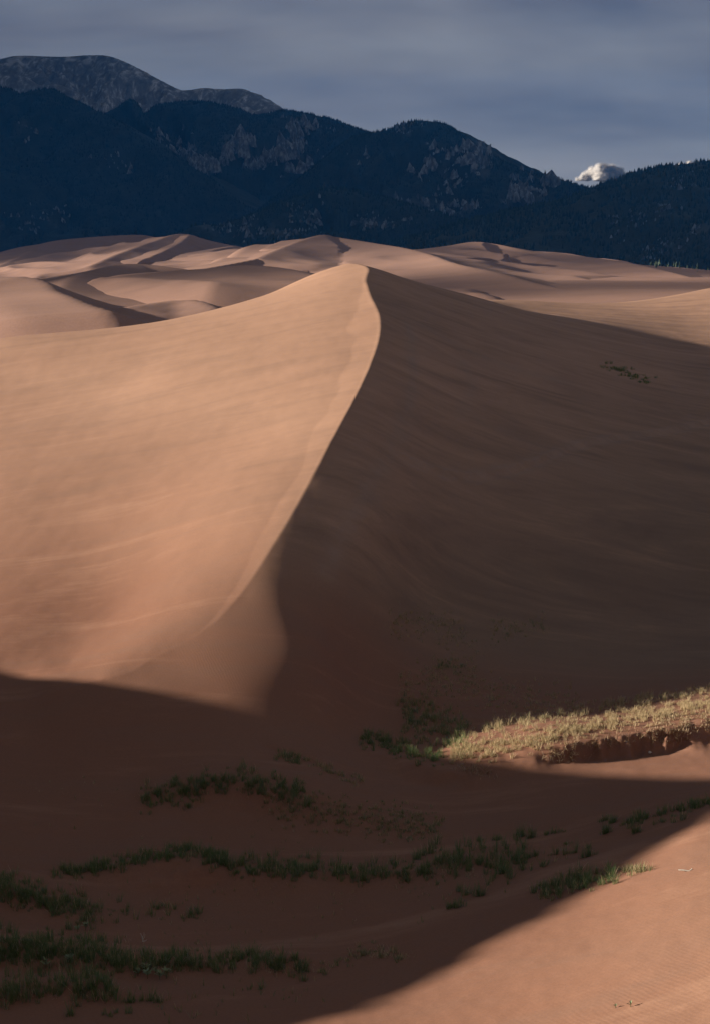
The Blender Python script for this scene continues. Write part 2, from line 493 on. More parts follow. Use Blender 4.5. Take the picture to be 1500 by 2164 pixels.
def height(x, y):
    x, y = np.asarray(x, float), np.asarray(y, float)
    z = base_height(x, y)
    m = (y > 40) & (y < 125) & (np.abs(x) < 45)
    xm, ym = x[m], y[m]
    wx = xm + 0.55 * noise2(xm * 0.55, ym * 0.55 + 3) + 0.16 * noise2(xm * 1.9, ym * 1.9)
    wy = ym + 0.55 * noise2(xm * 0.55 + 40, ym * 0.55) + 0.16 * noise2(xm * 1.9 + 9, ym * 1.9)
    add = np.zeros(xm.shape)
    for pts, wf, wnr in HUMMOCKS:
        d, side, h = polyline_dist(wx, wy, pts)
        w = np.where(side > 0, wnr, wf)
        add = np.maximum(add, h * np.exp(-(d / w) ** 2))
    d, side, h = polyline_dist(wx, wy, MOUND)
    bank = 1 - smoothstep(1.5, 2.25, d + 0.45 * fbm(xm * 0.9, ym * 0.9, 3))
    soft = np.exp(-(np.maximum(d - 0.6, 0) / 1.7) ** 2)
    steep = smoothstep(11.4, 13.4, xm) * (1 - smoothstep(20.3, 22.6, xm))
    nearp = bank * steep + soft * (1 - steep)
    farp = np.exp(-(np.maximum(d - 2.2, 0) / 3.6) ** 2)
    add = np.maximum(add, h * np.where(side > 0, nearp, farp))
    z[m] += add
    d, side, h = polyline_dist(x, y, TRAIL)
    z = z + 0.26 * np.exp(-(d / 0.9) ** 2) * np.sign(side) * -1 * np.minimum(1, d / 0.4)
    sc = smoothstep(40, 90, y)
    nose = np.exp(-(((x + 7) / 8) ** 2 + ((y - 100) / 8) ** 2))
    z = z + (0.10 * noise2(x * 0.09, y * 0.05) + 0.05 * fbm(x * 0.22 + 5, y * 0.16, 3)) * (0.4 + 0.6 * sc) * (1 - 0.85 * nose)
    z = z + 0.02 * fbm(x * 0.9, y * 0.9, 2) * (1 - smoothstep(70, 120, y))
    return z

GRID_U = np.concatenate([-np.geomspace(0.306, 2.4, 46)[::-1], np.linspace(-0.30, 0.30, 620), np.geomspace(0.306, 2.4, 46)])
gys = [-12.0]
while gys[-1] < 520:
    yy = gys[-1]
    gys.append(yy + (2.0 if yy < 34 else float(np.clip(yy ** 2 / 30 / 1420 * 1.15, 0.09, 1.5))))
GRID_Y = np.array(gys)
gy, gu = np.meshgrid(GRID_Y, GRID_U, indexing='ij')
gx = gu * (gy + 22.0)
gz = height(gx, gy)
# let the wind round the nose: relax the surface right of the crest
relax = smoothstep(0.25, 1.6, gx - np.interp(gy, ry, rx)) * (1 - smoothstep(0.6, 1.0, np.sqrt(((gx + 8) / 13) ** 2 + ((gy - 100) / 12) ** 2)))
i0, i1 = np.searchsorted(GRID_Y, (86, 114))
for _ in range(90):
    g_ = gz[i0:i1]
    bl = g_.copy()
    bl[1:-1, 1:-1] = 0.25 * (g_[2:, 1:-1] + g_[:-2, 1:-1] + g_[1:-1, 2:] + g_[1:-1, :-2])
    gz[i0:i1] = g_ + (bl - g_) * relax[i0:i1]
near_me = grid_mesh('sand_dunes', gx, gy, gz)
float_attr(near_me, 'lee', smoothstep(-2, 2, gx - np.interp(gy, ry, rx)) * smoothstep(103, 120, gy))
track = np.zeros(gx.shape)
for pts, w_, g_ in ((TRAIL, 0.9, 1.0), (dense([at_y(*p) for p in [(862, 690, 208), (872, 780, 178), (852, 880, 158), (826, 960, 146), (790, 1050, 134), (735, 1160, 122), (690, 1260, 113)]], 4), 0.8, 0.8),
                    (dense([at_y(*p) for p in [(880, 690, 212), (1000, 745, 206), (1100, 785, 205), (1195, 812, 206)]], 4), 1.8, 0.6),
                    (dense([at_y(*p) for p in [(975, 770, 198), (995, 830, 182), (970, 900, 168)]], 4), 0.9, 0.5),
                    (dense([at_y(*p) for p in [(1010, 880, 171), (1150, 930, 168), (1300, 990, 164)]], 4), 1.6, 0.4)):
    d_, s_, z_ = polyline_dist(gx + 0.5 * noise2(gx * .3, gy * .3), gy + 0.5 * noise2(gx * .3 + 9, gy * .3), pts)
    track = np.maximum(track, g_ * np.exp(-(d_ / w_) ** 2))
float_attr(near_me, 'track', track)
float_attr(near_me, 'calm', np.exp(-(((gx + 8) / 7) ** 2 + ((gy - 100) / 8) ** 2)))
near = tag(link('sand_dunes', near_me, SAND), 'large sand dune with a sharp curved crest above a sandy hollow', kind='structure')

def ground(x, y):
    """height of the built near surface (bilinear on its grid)"""
    x, y = np.atleast_1d(np.asarray(x, float)), np.atleast_1d(np.asarray(y, float))
    fi = np.clip(np.interp(y, GRID_Y, np.arange(len(GRID_Y))), 0, len(GRID_Y) - 1.001)
    fj = np.clip(np.interp(x / (y + 22.0), GRID_U, np.arange(len(GRID_U))), 0, len(GRID_U) - 1.001)
    i, j = fi.astype(int), fj.astype(int)
    a, b = fi - i, fj - j
    return (gz[i, j] * (1 - a) * (1 - b) + gz[i + 1, j] * a * (1 - b) + gz[i, j + 1] * (1 - a) * b + gz[i + 1, j + 1] * a * b)

def spot(px, py):
    """where the line of sight of a photograph pixel meets the near ground"""
    px, py = np.atleast_1d(np.asarray(px, float)), np.atleast_1d(np.asarray(py, float))
    dx, dy, dz = ray(px, py)
    ys = np.geomspace(36, 300, 420)
    X = (dx / dy)[:, None] * ys
    Zr = CAM_Z + (dz / dy)[:, None] * ys
    below = Zr < ground(X.ravel(), np.broadcast_to(ys, X.shape).ravel()).reshape(X.shape)
    k = np.argmax(below, axis=1)
    k = np.maximum(k, 1)
    lo, hi = ys[k - 1], ys[k]
    for _ in range(14):
        mid = (lo + hi) / 2
        bl = CAM_Z + dz / dy * mid < ground(dx / dy * mid, mid)
        hi = np.where(bl, mid, hi); lo = np.where(bl, lo, mid)
    y = (lo + hi) / 2
    x = dx / dy * y
    return np.stack([x, y, ground(x, y)], -1)

# ------------------------------------------------------------------ plain and far dunes
def plain_height(x, y):
    right = smoothstep(-120, 160, x)
    z = 3.0 + 12.0 * right * (1 - smoothstep(1200, 2200, y)) + 8 * smoothstep(500, 1500, y) * (1 - right)
    return z + 2.2 * fbm(x * 0.006, y * 0.004, 3)

fy = np.concatenate([np.geomspace(395, 2900, 240)])
fu = np.linspace(-0.42, 0.42, 220)
Yf, Uf = np.meshgrid(fy, fu, indexing='ij')
Xf = Uf * Yf
Zf = plain_height(Xf, Yf)
Zf = Zf - 6 * (1 - smoothstep(400, 520, Yf)) - 25 * smoothstep(2500, 2900, Yf)
tag(link('far_sand_sheet', grid_mesh('far_sand_sheet', Xf, Yf, Zf), SAND_FAR), 'rolling sand sheet between the far dunes', kind='structure')

def far_dune(rows, slope_near, slope_far, label, reach=420, floor=None, warp=6.0):
    crest = dense([at_y(*r) for r in rows], 5)
    x0, x1 = crest[:, 0].min() - reach, crest[:, 0].max() + reach
    y0, y1 = crest[:, 1].min() - reach * 1.3, crest[:, 1].max() + reach
    nx = int(np.clip((x1 - x0) / 3.0, 60, 330)); ny = int(np.clip((y1 - y0) / 5.0, 60, 330))
    Y, X = np.meshgrid(np.linspace(y0, y1, ny), np.linspace(x0, x1, nx), indexing='ij')
    wx = X + warp * fbm(X * 0.012 + 3, Y * 0.012, 3)
    wy = Y + warp * fbm(X * 0.012, Y * 0.012 + 8, 3)
    d0, s0, z0 = polyline_dist(X, Y, crest)
    d1, s1, z1 = polyline_dist(wx, wy, crest)
    t = smoothstep(0, 25, d0)
    d, zc = d0 * (1 - t) + d1 * t, z0 * (1 - t) + z1 * t
    base = plain_height(X, Y) - 8
    h = np.maximum(zc - base, 1.0)
    sl = np.where(s0 > 0, slope_near, slope_far)
    z = base + h * np.exp(-sl * d / h) - 0.02 * np.maximum(d - reach * 0.6, 0)
    z = z + 0.8 * fbm(X * 0.02, Y * 0.014, 3) * smoothstep(5, 60, d0)
    crease = 1 - 2.4 * np.abs(noise2(wx * 0.011 + wy * 0.003 + len(rows), wy * 0.0045 + 3.1 * len(rows)))
    z = z + np.minimum(0.24 * h, 8.5) * (crease - 0.35) * smoothstep(10, 90, d0)
    z = z - (h + 8) * smoothstep(0.35 * reach, 0.97 * reach, d0)
    z = z - 0.16 * np.maximum(560 - Y, 0) * smoothstep(20, 90, d0) - 0.5 * np.maximum(430 - Y, 0)
    # keep only what rises out of the sheet
    i = np.arange(X.size).reshape(X.shape)
    low = (z < base + 3) | (Y < 372)
    cell = ~(low[:-1, :-1] & low[:-1, 1:] & low[1:, 1:] & low[1:, :-1])
    q = np.stack([i[:-1, :-1], i[:-1, 1:], i[1:, 1:], i[1:, :-1]], -1)[cell]
    used = np.unique(q)
    m = np.full(X.size, -1); m[used] = np.arange(len(used))
    V = np.stack([X, Y, z], -1).reshape(-1, 3)[used]
    o = link('far_dune', mesh_np('far_dune', V, m[q]), SAND_FAR)
    return tag(o, label, kind='structure')

far_dune([(-140, 600, 1350), (-60, 578, 1500), (0, 560, 1700), (60, 535, 2000), (100, 512, 2300), (180, 502, 2450), (290, 496, 2500), (340, 504, 2500), (420, 522, 2400)], .11, .25, 'broad mauve dune at the far left below the mountain', 420)
far_dune([(190, 562, 1350), (260, 532, 1600), (330, 508, 1850), (365, 496, 2000), (400, 495, 2050), (440, 507, 2050), (500, 520, 2000), (580, 534, 1900)], .22, .25, 'twin topped dune beneath the dark foothills')
far_dune([(440, 530, 2350), (520, 527, 2350), (580, 521, 2400), (640, 513, 2400), (720, 516, 2400), (800, 526, 2300)], .10, .2, 'faint dune line farthest back between the tops', 380)
far_dune([(402, 496, 2010), (375, 517, 1800), (315, 545, 1500)], .12, .40, 'spur with a shaded face below the twin topped dune', 160)
far_dune([(500, 519, 1960), (450, 530, 1720), (418, 560, 1380)], .10, .40, 'rounded spur with a broad dark face', 180)
far_dune([(545, 545, 1200), (600, 522, 1400), (655, 502, 1550), (685, 496, 1600), (720, 502, 1600), (800, 515, 1500), (850, 523, 1400), (900, 535, 1250), (960, 556, 1050), (1050, 575, 900), (1120, 595, 800), (1200, 612, 720), (1310, 636, 600)], .15, .25, 'long pale dune with a pointed top behind the main crest', 380)
far_dune([(455, 564, 1040), (540, 548, 1180), (590, 535, 1330), (632, 510, 1500)], .45, .12, 'bright narrow crest with a dark crescent slip face', 130)
far_dune([(645, 504, 1550), (628, 513, 1480), (612, 521, 1420)], .10, .36, 'small dark hollow under the pointed dune top', 70)
far_dune([(840, 532, 1500), (940, 520, 1700), (1000, 511, 1800), (1050, 516, 1800), (1120, 531, 1700), (1200, 538, 1650), (1300, 551, 1500), (1400, 571, 1250), (1480, 592, 1050), (1580, 616, 930)], .075, .2, 'low mauve dune at the foot of the wooded hill', 380)
far_dune([(118, 616, 610), (150, 588, 720), (210, 567, 850), (270, 557, 950), (340, 561, 950), (420, 573, 900), (490, 588, 840)], .13, .25, 'grey shaded dune left of the main dune', 240)
far_dune([(340, 580, 800), (430, 569, 800), (520, 560, 780), (600, 566, 740), (670, 582, 670)], .085, .2, 'rounded dune just behind the left flank of the main dune', 220)
far_dune([(-80, 592, 570), (0, 586, 565), (70, 585, 560), (105, 598, 545), (118, 612, 525), (150, 625, 490), (200, 645, 450), (270, 664, 415), (335, 681, 392)], .11, .45, 'sunlit dune at the left edge with a curling crest', 170, warp=3.0)
far_dune([(262, 648, 515), (340, 637, 555), (415, 633, 560), (458, 650, 520)], .14, .35, 'small sunlit dune beyond the left flank', 110, warp=3.0)

# ------------------------------------------------------------------ big ground sheet
GROUND = Mat('scrub ground')
GROUND.l.new(GROUND.ramp(GROUND.noise(GROUND.coords((.004,) * 3), 1.0, 5), [(0.35, (0.035, 0.042, 0.028)), (0.65, (0.10, 0.085, 0.06))]), GROUND.b.inputs['Base Color'])
gX, gY = np.meshgrid(np.linspace(-40000, 40000, 60), np.linspace(-2000, 60000, 60))
gZ = -8 + 0 * gX
tag(link('ground', grid_mesh('ground', gX, gY, gZ), GROUND.m), 'flat scrub ground reaching to the horizon', kind='structure')

# ------------------------------------------------------------------ mountains
def mountain_material(name, low, high, rock, scale=0.004):
    M = Mat(name)
    at = M.node('ShaderNodeAttribute'); at.attribute_name = 'rock'
    bare = M.node('ShaderNodeAttribute'); bare.attribute_name = 'bare'
    n = M.noise(M.coords((scale,) * 3), 3.0, 8, 0.65)
    c = M.ramp(n, [(0.32, low), (0.68, high)])
    alp = M.ramp(M.noise(M.coords((scale * 4, scale * 2, scale * 0.8)), 3.0, 8, 0.7, 0.4), [(0.34, (0.11, 0.11, 0.115)), (0.52, (0.20, 0.20, 0.205)), (0.66, (0.60, 0.60, 0.62))])
    c = M.mix(bare.outputs['Fac'], c, alp)
    rn = M.ramp(M.noise(M.coords((scale * 9, scale * 9, scale * 3)), 1.0, 6, 0.7), [(0.25, tuple(v * 0.35 for v in rock)), (0.7, rock)])
    c = M.mix(at.outputs['Fac'], c, rn)
    M.l.new(c, M.b.inputs['Base Color'])
    bp = M.node('ShaderNodeBump')
    bp.inputs['Strength'].default_value = 0.9
    bp.inputs['Distance'].default_value = 14.0
    M.l.new(M.noise(M.coords((scale * 5,) * 3), 1.0, 7, 0.7), bp.inputs['Height'])
    M.l.new(bp.outputs[0], M.b.inputs['Normal'])
    return M.m

MOUNT = mountain_material('wooded mountainside', (0.018, 0.026, 0.022), (0.040, 0.048, 0.038), (0.30, 0.28, 0.27))
MOUNT_NEAR = mountain_material('scrubby hillside', (0.030, 0.036, 0.022), (0.070, 0.070, 0.045), (0.30, 0.28, 0.27), 0.006)
ALPINE = mountain_material('alpine mountainside', (0.05, 0.052, 0.05), (0.12, 0.118, 0.115), (0.78, 0.78, 0.80), 0.0016)

class Mountain:
    def __init__(self, rows, slope, amp, freq, label, reach, mat, seed, rock_zones=(), treeline=9e9, res=(420, 260), margin=900, jag=0.0, rock_gain=0.22):
        self.crest = dense([at_y(*r) for r in rows], 6)
        if jag:
            k = np.arange(len(self.crest))
            self.crest[:, 2] += jag * noise2(k * 0.9 + seed, k * 0 + 0.37) + 0.5 * jag * noise2(k * 0.37 + seed, k * 0 + 0.71)
        self.slope, self.amp, self.freq, self.seed, self.rz = slope, amp, freq, seed, rock_zones
        self.treeline, self.rock_gain = treeline, rock_gain
        self.x0, self.x1 = self.crest[:, 0].min() - margin * .2, self.crest[:, 0].max() + margin * .2
        self.y0, self.y1 = self.crest[:, 1].min() - reach, self.crest[:, 1].max() + margin
        ny, nx = res[1], res[0]
        t = np.linspace(0, 1, ny)
        Y, X = np.meshgrid(self.y0 + (self.y1 - self.y0) * t, np.linspace(self.x0, self.x1, nx), indexing='ij')
        z, rock, bare, d = self.eval(X, Y)
        me = grid_mesh('mountain', X, Y, z)
        float_attr(me, 'rock', rock); float_attr(me, 'bare', bare)
        self.obj = tag(link('mountain', me, mat), label, kind='structure')
    def eval(self, X, Y):
        s = self.seed * 13.7
        f = self.freq
        d0, side, z0 = polyline_dist(X, Y, self.crest)
        wx = X + 0.22 / f * fbm(X * f * 1.5 + s, Y * f * 1.5, 3)
        wy = Y + 0.22 / f * fbm(X * f * 1.5 - s, Y * f * 1.5 + 4, 3)
        fade = smoothstep(0, 0.35 / f, d0) * (side > 0)
        spur = np.minimum(ridged(wx * f + s, wy * f * 0.8 + s, 5, 0.5) - 1.25, 0.12)
        z = z0 - self.slope * d0 * (0.75 + 0.25 * smoothstep(0, 0.5 / f, d0))
        z = z + self.amp * spur * fade
        z = z + self.amp * 0.07 * fbm(X * f * 9, Y * f * 9, 3) * smoothstep(0, 0.1 / f, d0)
        z = smax(z, np.full_like(z, -20.0), 40)
        # bare crags where the photograph shows them
        rock = np.zeros(X.shape)
        u, v = X / Y, (z - CAM_Z) / Y
        px = CX + u * F_PX * 0.985
        py = HORIZON - v * F_PX
        rn = fbm(X * 0.011 + s, Y * 0.006 + z * 0.004, 4, 0.6)
        for (cx, cy, rx_, ry_, g) in self.rz:
            q = ((px - cx) / rx_) ** 2 + ((py - cy) / ry_) ** 2
            rock = np.maximum(rock, np.exp(-q) * g)
        rock = smoothstep(0.36, 0.80, rock * 0.75 + 0.75 * rn) * self.rock_gain
        bare = smoothstep(-60, 60, z - self.treeline + 190 * fbm(X * 0.0022 + s, Y * 0.0022, 4))
        return z, rock, bare, d0

m_alp = Mountain([(-260, 190, 10600), (-120, 150, 10800), (-40, 134, 11000), (0, 125, 11000), (40, 117, 11000), (130, 119, 11000), (200, 116, 11000), (238, 120, 10900), (285, 140, 10800), (330, 164, 10700), (375, 187, 10600), (400, 190, 10600), (430, 186, 10600), (470, 188, 10600), (510, 187, 10500), (530, 194, 10400), (570, 218, 10200), (620, 238, 10000), (700, 275, 9800), (800, 320, 9500)],
                 .42, 240, .0011, 'tall bare mountain with snow dusted summit at upper left', 3000, ALPINE, 1, treeline=-500, res=(480, 240), rock_gain=0.9, rock_zones=[(70, 152, 55, 28, .75), (150, 140, 70, 18, .7), (240, 150, 60, 26, .65), (310, 172, 40, 16, .5)])
m_alp2 = Mountain([(-160, 130, 9800), (-60, 140, 9700), (0, 149, 9600), (45, 160, 9500), (90, 188, 9400), (130, 228, 9300), (170, 270, 9200)],
                 .37, 120, .0014, 'grey bare shoulder at the left edge below the summit', 1600, ALPINE, 2, treeline=-500, res=(220, 160))
m_left = Mountain([(-220, 150, 8600), (-80, 168, 8600), (0, 183, 8500), (30, 192, 8450), (58, 214, 8400), (76, 197, 8350), (92, 188, 8300), (110, 188, 8300), (150, 209, 8200), (200, 233, 8100), (245, 254, 8000), (330, 305, 7800), (430, 370, 7500), (520, 440, 7200)],
                 .33, 150, .0012, 'dark wooded ridge falling from the left edge', 4200, MOUNT, 3, [(60, 285, 40, 25, .5), (250, 360, 40, 20, .5), (20, 480, 70, 30, .4), (120, 470, 90, 35, .45)], res=(380, 300), jag=10)
m_mid = Mountain([(235, 262, 8700), (262, 218, 8800), (285, 213, 8800), (308, 243, 8800), (326, 226, 8850), (360, 217, 8900), (430, 214, 8900), (500, 228, 8850), (545, 243, 8800), (600, 233, 8800), (640, 237, 8750), (690, 248, 8700), (730, 262, 8600), (780, 280, 8500), (840, 310, 8300), (920, 360, 8000)],
                 .34, 150, .0012, 'dark forested mountain with pale crags in the middle', 4200, MOUNT, 4,
                 [(400, 340, 50, 35, .55), (430, 355, 40, 30, .8), (500, 318, 32, 26, .85), (560, 340, 50, 22, .75), (620, 330, 40, 45, .85), (650, 280, 45, 14, .7), (340, 310, 30, 25, .5), (690, 360, 20, 18, .6), (270, 360, 20, 20, .6)], res=(420, 300), jag=8)
m_peak = Mountain([(540, 455, 6300), (600, 405, 6400), (680, 340, 6500), (740, 292, 6550), (790, 279, 6600), (820, 273, 6600), (850, 261, 6600), (880, 254, 6600), (910, 256, 6600), (932, 260, 6600), (962, 277, 6500), (1000, 305, 6400), (1060, 340, 6300), (1120, 365, 6200), (1190, 381, 6100), (1230, 394, 6000), (1270, 402, 5900), (1340, 435, 5700)],
                 .37, 120, .0016, 'rounded dark forested peak in the centre of the skyline', 3000, MOUNT, 5,
                 [(950, 345, 60, 25, .7), (1010, 350, 35, 30, .75), (860, 280, 30, 12, .6), (1090, 425, 50, 22, .85), (900, 440, 110, 25, .6), (1110, 385, 25, 18, .7), (820, 470, 50, 22, .75), (950, 375, 70, 20, .5), (760, 330, 30, 15, .4)], res=(440, 300), jag=6)
m_foot = Mountain([(300, 520, 4500), (350, 503, 4500), (420, 476, 4500), (470, 474, 4550), (560, 442, 4600), (640, 412, 4700), (700, 396, 4700), (780, 408, 4700), (860, 432, 4600), (950, 456, 4500), (1050, 482, 4400), (1120, 505, 4300)],
                 .28, 60, .0026, 'low rocky foothills behind the dunes', 2100, MOUNT, 6,
                 [(435, 465, 22, 16, .9), (560, 490, 60, 25, .55), (640, 480, 50, 30, .6), (690, 395, 40, 10, .7), (470, 480, 60, 20, .45), (820, 480, 80, 25, .55), (610, 440, 30, 18, .55)], res=(420, 240), jag=5)
m_right = Mountain([(800, 520, 3600), (880, 496, 3600), (1000, 462, 3600), (1100, 438, 3600), (1180, 424, 3600), (1220, 408, 3600), (1245, 400, 3600), (1300, 378, 3600), (1350, 362, 3600), (1400, 350, 3600), (1450, 345, 3600), (1500, 338, 3600), (1620, 325, 3600), (1760, 330, 3600)],
                 .27, 60, .0026, 'near wooded hill rising at the right edge', 2000, MOUNT_NEAR, 7,
                 [(1200, 405, 16, 8, .7), (1400, 450, 30, 20, .45), (1370, 530, 60, 25, .45), (1440, 385, 40, 25, .4), (1460, 490, 25, 10, .6), (1330, 470, 40, 30, .4)], res=(420, 260), jag=2)

# ------------------------------------------------------------------ forest on the mountains
FOREST = Mat('conifer forest')
ft = FOREST.node('ShaderNodeAttribute'); ft.attribute_name = 'tint'
FOREST.l.new(FOREST.ramp(ft.outputs['Fac'], [(0.0, (0.012, 0.020, 0.016)), (0.6, (0.022, 0.034, 0.024)), (1.0, (0.05, 0.06, 0.04))]), FOREST.b.inputs['Base Color'])

def forest(M, n, h, label, dmax, seed, warm=0.0):
    r = np.random.default_rng(seed)
    k = r.integers(0, len(M.crest) - 1, n)
    base = M.crest[k] + (M.crest[k + 1] - M.crest[k]) * r.random((n, 1))
    x = r.uniform(M.x0 + 100, M.x1 - 100, n)
    yc = np.interp(x, M.crest[:, 0], M.crest[:, 1])
    y = yc + 60 - r.random(n) ** 1.25 * dmax
    z, rock, bare, d = M.eval(x, y)
    dens = fbm(x * 0.004, y * 0.004, 4) + 0.5 * fbm(x * 0.02, y * 0.02, 2)
    keep = (rock < 0.16) & (dens > -0.32) & (z > 2)
    x, y, z = x[keep], y[keep], z[keep]
    n = len(x)
    hh = h * (0.55 + 0.75 * r.random(n))
    rad = hh * (0.20 + 0.10 * r.random(n))
    S = 5
    ang = np.arange(S) / S * 2 * math.pi + r.random((n, 1)) * 6.28
    V = np.empty((n, S + 1, 3))
    rr = rad[:, None] * (0.75 + 0.5 * r.random((n, S)))
    V[:, :S, 0] = x[:, None] + np.cos(ang) * rr
    V[:, :S, 1] = y[:, None] + np.sin(ang) * rr
    V[:, :S, 2] = z[:, None] - 0.5
    V[:, S, 0] = x; V[:, S, 1] = y; V[:, S, 2] = z + hh
    off = (np.arange(n) * (S + 1))[:, None]
    Fc = np.concatenate([np.stack([off[:, 0] + a, off[:, 0] + (a + 1) % S, off[:, 0] + S], -1) for a in range(S)])
    me = mesh_np('forest', V.reshape(-1, 3), Fc, smooth=False)
    float_attr(me, 'tint', np.repeat(np.clip(r.random(n) * 0.8 + 0.3 * dens[keep] + warm, 0, 1), S + 1))
    return tag(link('forest', me, FOREST.m), label, 'forest', kind='stuff')

forest(m_left, 22000, 13, 'dark conifer forest on the left ridge', 3400, 21)
forest(m_mid, 24000, 13, 'dark conifer forest on the middle mountain', 3400, 22)
forest(m_peak, 24000, 11, 'conifer forest covering the central peak', 2400, 23)
forest(m_foot, 14000, 10, 'scattered conifers on the rocky foothills', 1500, 24, 0.2)
forest(m_right, 26000, 9, 'pine forest on the near right hill', 1500, 25, 0.30)

# ------------------------------------------------------------------ crags
CRAG = Mat('pale crag rock')
CRAG.l.new(CRAG.ramp(CRAG.noise(CRAG.coords((.05, .05, .02)), 1.0, 5, 0.7), [(0.34, (0.045, 0.046, 0.048)), (0.50, (0.14, 0.137, 0.135)), (0.66, (0.34, 0.33, 0.32))]), CRAG.b.inputs['Base Color'])
def crags(M, n, size, label, seed):
    """clusters of jagged rock fins in the zones where the mountainside is bare"""
    r = np.random.default_rng(seed)
    z0 = np.array(M.rz)
    wgt = z0[:, 2] * z0[:, 3] * z0[:, 4] ** 2
    k = r.choice(len(z0), n, p=wgt / wgt.sum())
    # a few cluster centres in every zone
    cen = r.normal(0, 0.55, (len(z0), 9, 2))
    c = cen[k, r.integers(0, 9, n)] + r.normal(0, 0.16, (n, 2))
    px, py = z0[k, 0] + c[:, 0] * z0[k, 2], z0[k, 1] + c[:, 1] * z0[k, 3]
    dx, dy, dz = ray(px, py)
    ymax = np.interp(px, CX + M.crest[:, 0] / M.crest[:, 1] * F_PX, M.crest[:, 1])
    y = ymax * 1.0
    done = np.zeros(n, bool); yh = np.zeros(n)
    for q in np.linspace(M.y0, M.y1 - 800, 110):
        zz = M.eval(dx / dy * q, np.full(n, q))[0]
        hit = (~done) & (CAM_Z + dz / dy * q < zz)
        yh[hit] = q; done |= hit
    x, y, px, py, k = (dx / dy * yh)[done], yh[done], px[done], py[done], k[done]
    z = M.eval(x, y)[0]
    n = len(x)
    S = 5
    h = size * r.gamma(2.2, 0.45, n) * z0[k, 4]
    w = h * r.uniform(0.28, 0.75, n)
    ang = np.arange(S) / S * 2 * math.pi + r.random((n, 1)) * 6.28 + r.normal(0, .25, (n, S))
    V = np.empty((n, 2 * S + 1, 3))
    for lev, (fr, fz) in enumerate(((1.0, -0.35), (0.62, 0.45))):
        rr = w[:, None] * fr * r.uniform(0.55, 1.35, (n, S))
        V[:, lev * S:(lev + 1) * S, 0] = x[:, None] + np.cos(ang) * rr
        V[:, lev * S:(lev + 1) * S, 1] = y[:, None] + np.sin(ang) * rr * 0.7
        V[:, lev * S:(lev + 1) * S, 2] = z[:, None] + h[:, None] * (fz + r.uniform(-.22, .22, (n, S)))
    V[:, 2 * S] = np.stack([x + r.normal(0, .25, n) * w, y, z + h], -1)
    o = np.arange(n) * (2 * S + 1)
    Fc = []
    for a in range(S):
        b = (a + 1) % S
        Fc += [np.stack([o + a, o + b, o + S + b], -1), np.stack([o + a, o + S + b, o + S + a], -1), np.stack([o + S + a, o + S + b, o + 2 * S], -1)]
    return tag(link('rocky_crags', mesh_np('rocky_crags', V.reshape(-1, 3), np.concatenate(Fc), smooth=False), CRAG.m), label, 'rocks', kind='stuff')
crags(m_mid, 640, 30, 'pale pointed crags on the middle of the dark mountain', 31)
crags(m_peak, 620, 22, 'pale rock outcrops across the central peak', 32)
crags(m_left, 130, 26, 'few small outcrops on the left ridge', 33)
crags(m_foot, 420, 13, 'broken grey rocks on the low foothills', 34)
crags(m_right, 260, 9, 'small outcrops among the pines of the right hill', 35)

# ------------------------------------------------------------------ clouds
CLOUD = Mat('cloud')
CLOUD.b.inputs['Base Color'].default_value = (0.36, 0.35, 0.345, 1)
CLOUD.b.inputs['Specular IOR Level'].default_value = 0.0
c_tr = CLOUD.node('ShaderNodeBsdfTranslucent', Color=(0.42, 0.41, 0.40, 1))
c_mx = CLOUD.node('ShaderNodeMixShader'); c_mx.inputs[0].default_value = 0.45
CLOUD.l.new(CLOUD.b.outputs[0], c_mx.inputs[1]); CLOUD.l.new(c_tr.outputs[0], c_mx.inputs[2])
CLOUD.l.new(c_mx.outputs[0], CLOUD.n['Material Output'].inputs['Surface'])
def cumulus(px0, px1, py_top, py_base, y, lobes, label, seed):
    r = np.random.default_rng(seed)
    x0, x1 = at_y(px0, py_base, y)[0], at_y(px1, py_base, y)[0]
    zb, zt = at_y(px0, py_base, y)[2], at_y(px0, py_top, y)[2]
    import bmesh
    bm = bmesh.new()
    for u, t, rad in lobes:
        R = rad * (x1 - x0)
        c = Vector((x0 + u * (x1 - x0), y + r.uniform(-1, 1) * R * 1.2, zb + t * (zt - zb)))
        g = bmesh.ops.create_icosphere(bm, subdivisions=4, radius=R)
        for v in g['verts']: v.co += c
    co0 = np.array([v.co for v in bm.verts]); bm.normal_update()
    no = np.array([v.normal for v in bm.verts])
    Fc0 = np.array([[v.index for v in f.verts] for f in bm.faces]) if bm.faces.ensure_lookup_table() is None and bm.verts.index_update() is None else None
    bm.free()
    Wd = x1 - x0
    f = 8.0 / Wd
    nn = fbm(co0[:, 0] * f + co0[:, 1] * f * .7, co0[:, 2] * f * 1.3 + co0[:, 1] * f * .4, 5, 0.55)
    Vs, Fs, Op, o = [], [], [], 0
    for k, op in enumerate((0.10, 0.14, 0.2, 0.3, 0.5, 1.0)):         # thin outer veils round a dense core
        co = co0 + no * ((nn * 0.05 - 0.011 * k + 0.02) * Wd)[:, None]
        low = co[:, 2] < zb
        co[low, 2] = zb + (co[low, 2] - zb) * 0.2
        Vs.append(co); Fs.append(Fc0 + o); Op.append(np.full(len(co), op)); o += len(co)
    me = mesh_np('cloud', np.concatenate(Vs), np.concatenate(Fs))
    float_attr(me, 'opacity', np.concatenate(Op))
    return tag(link('cloud', me, CUMULUS.m), label, 'cloud')
CUMULUS = Mat('thin edged cloud')
CUMULUS.b.inputs['Base Color'].default_value = (0.80, 0.75, 0.70, 1)
CUMULUS.b.inputs['Specular IOR Level'].default_value = 0.0
k_tr = CUMULUS.node('ShaderNodeBsdfTranslucent', Color=(0.55, 0.52, 0.50, 1))
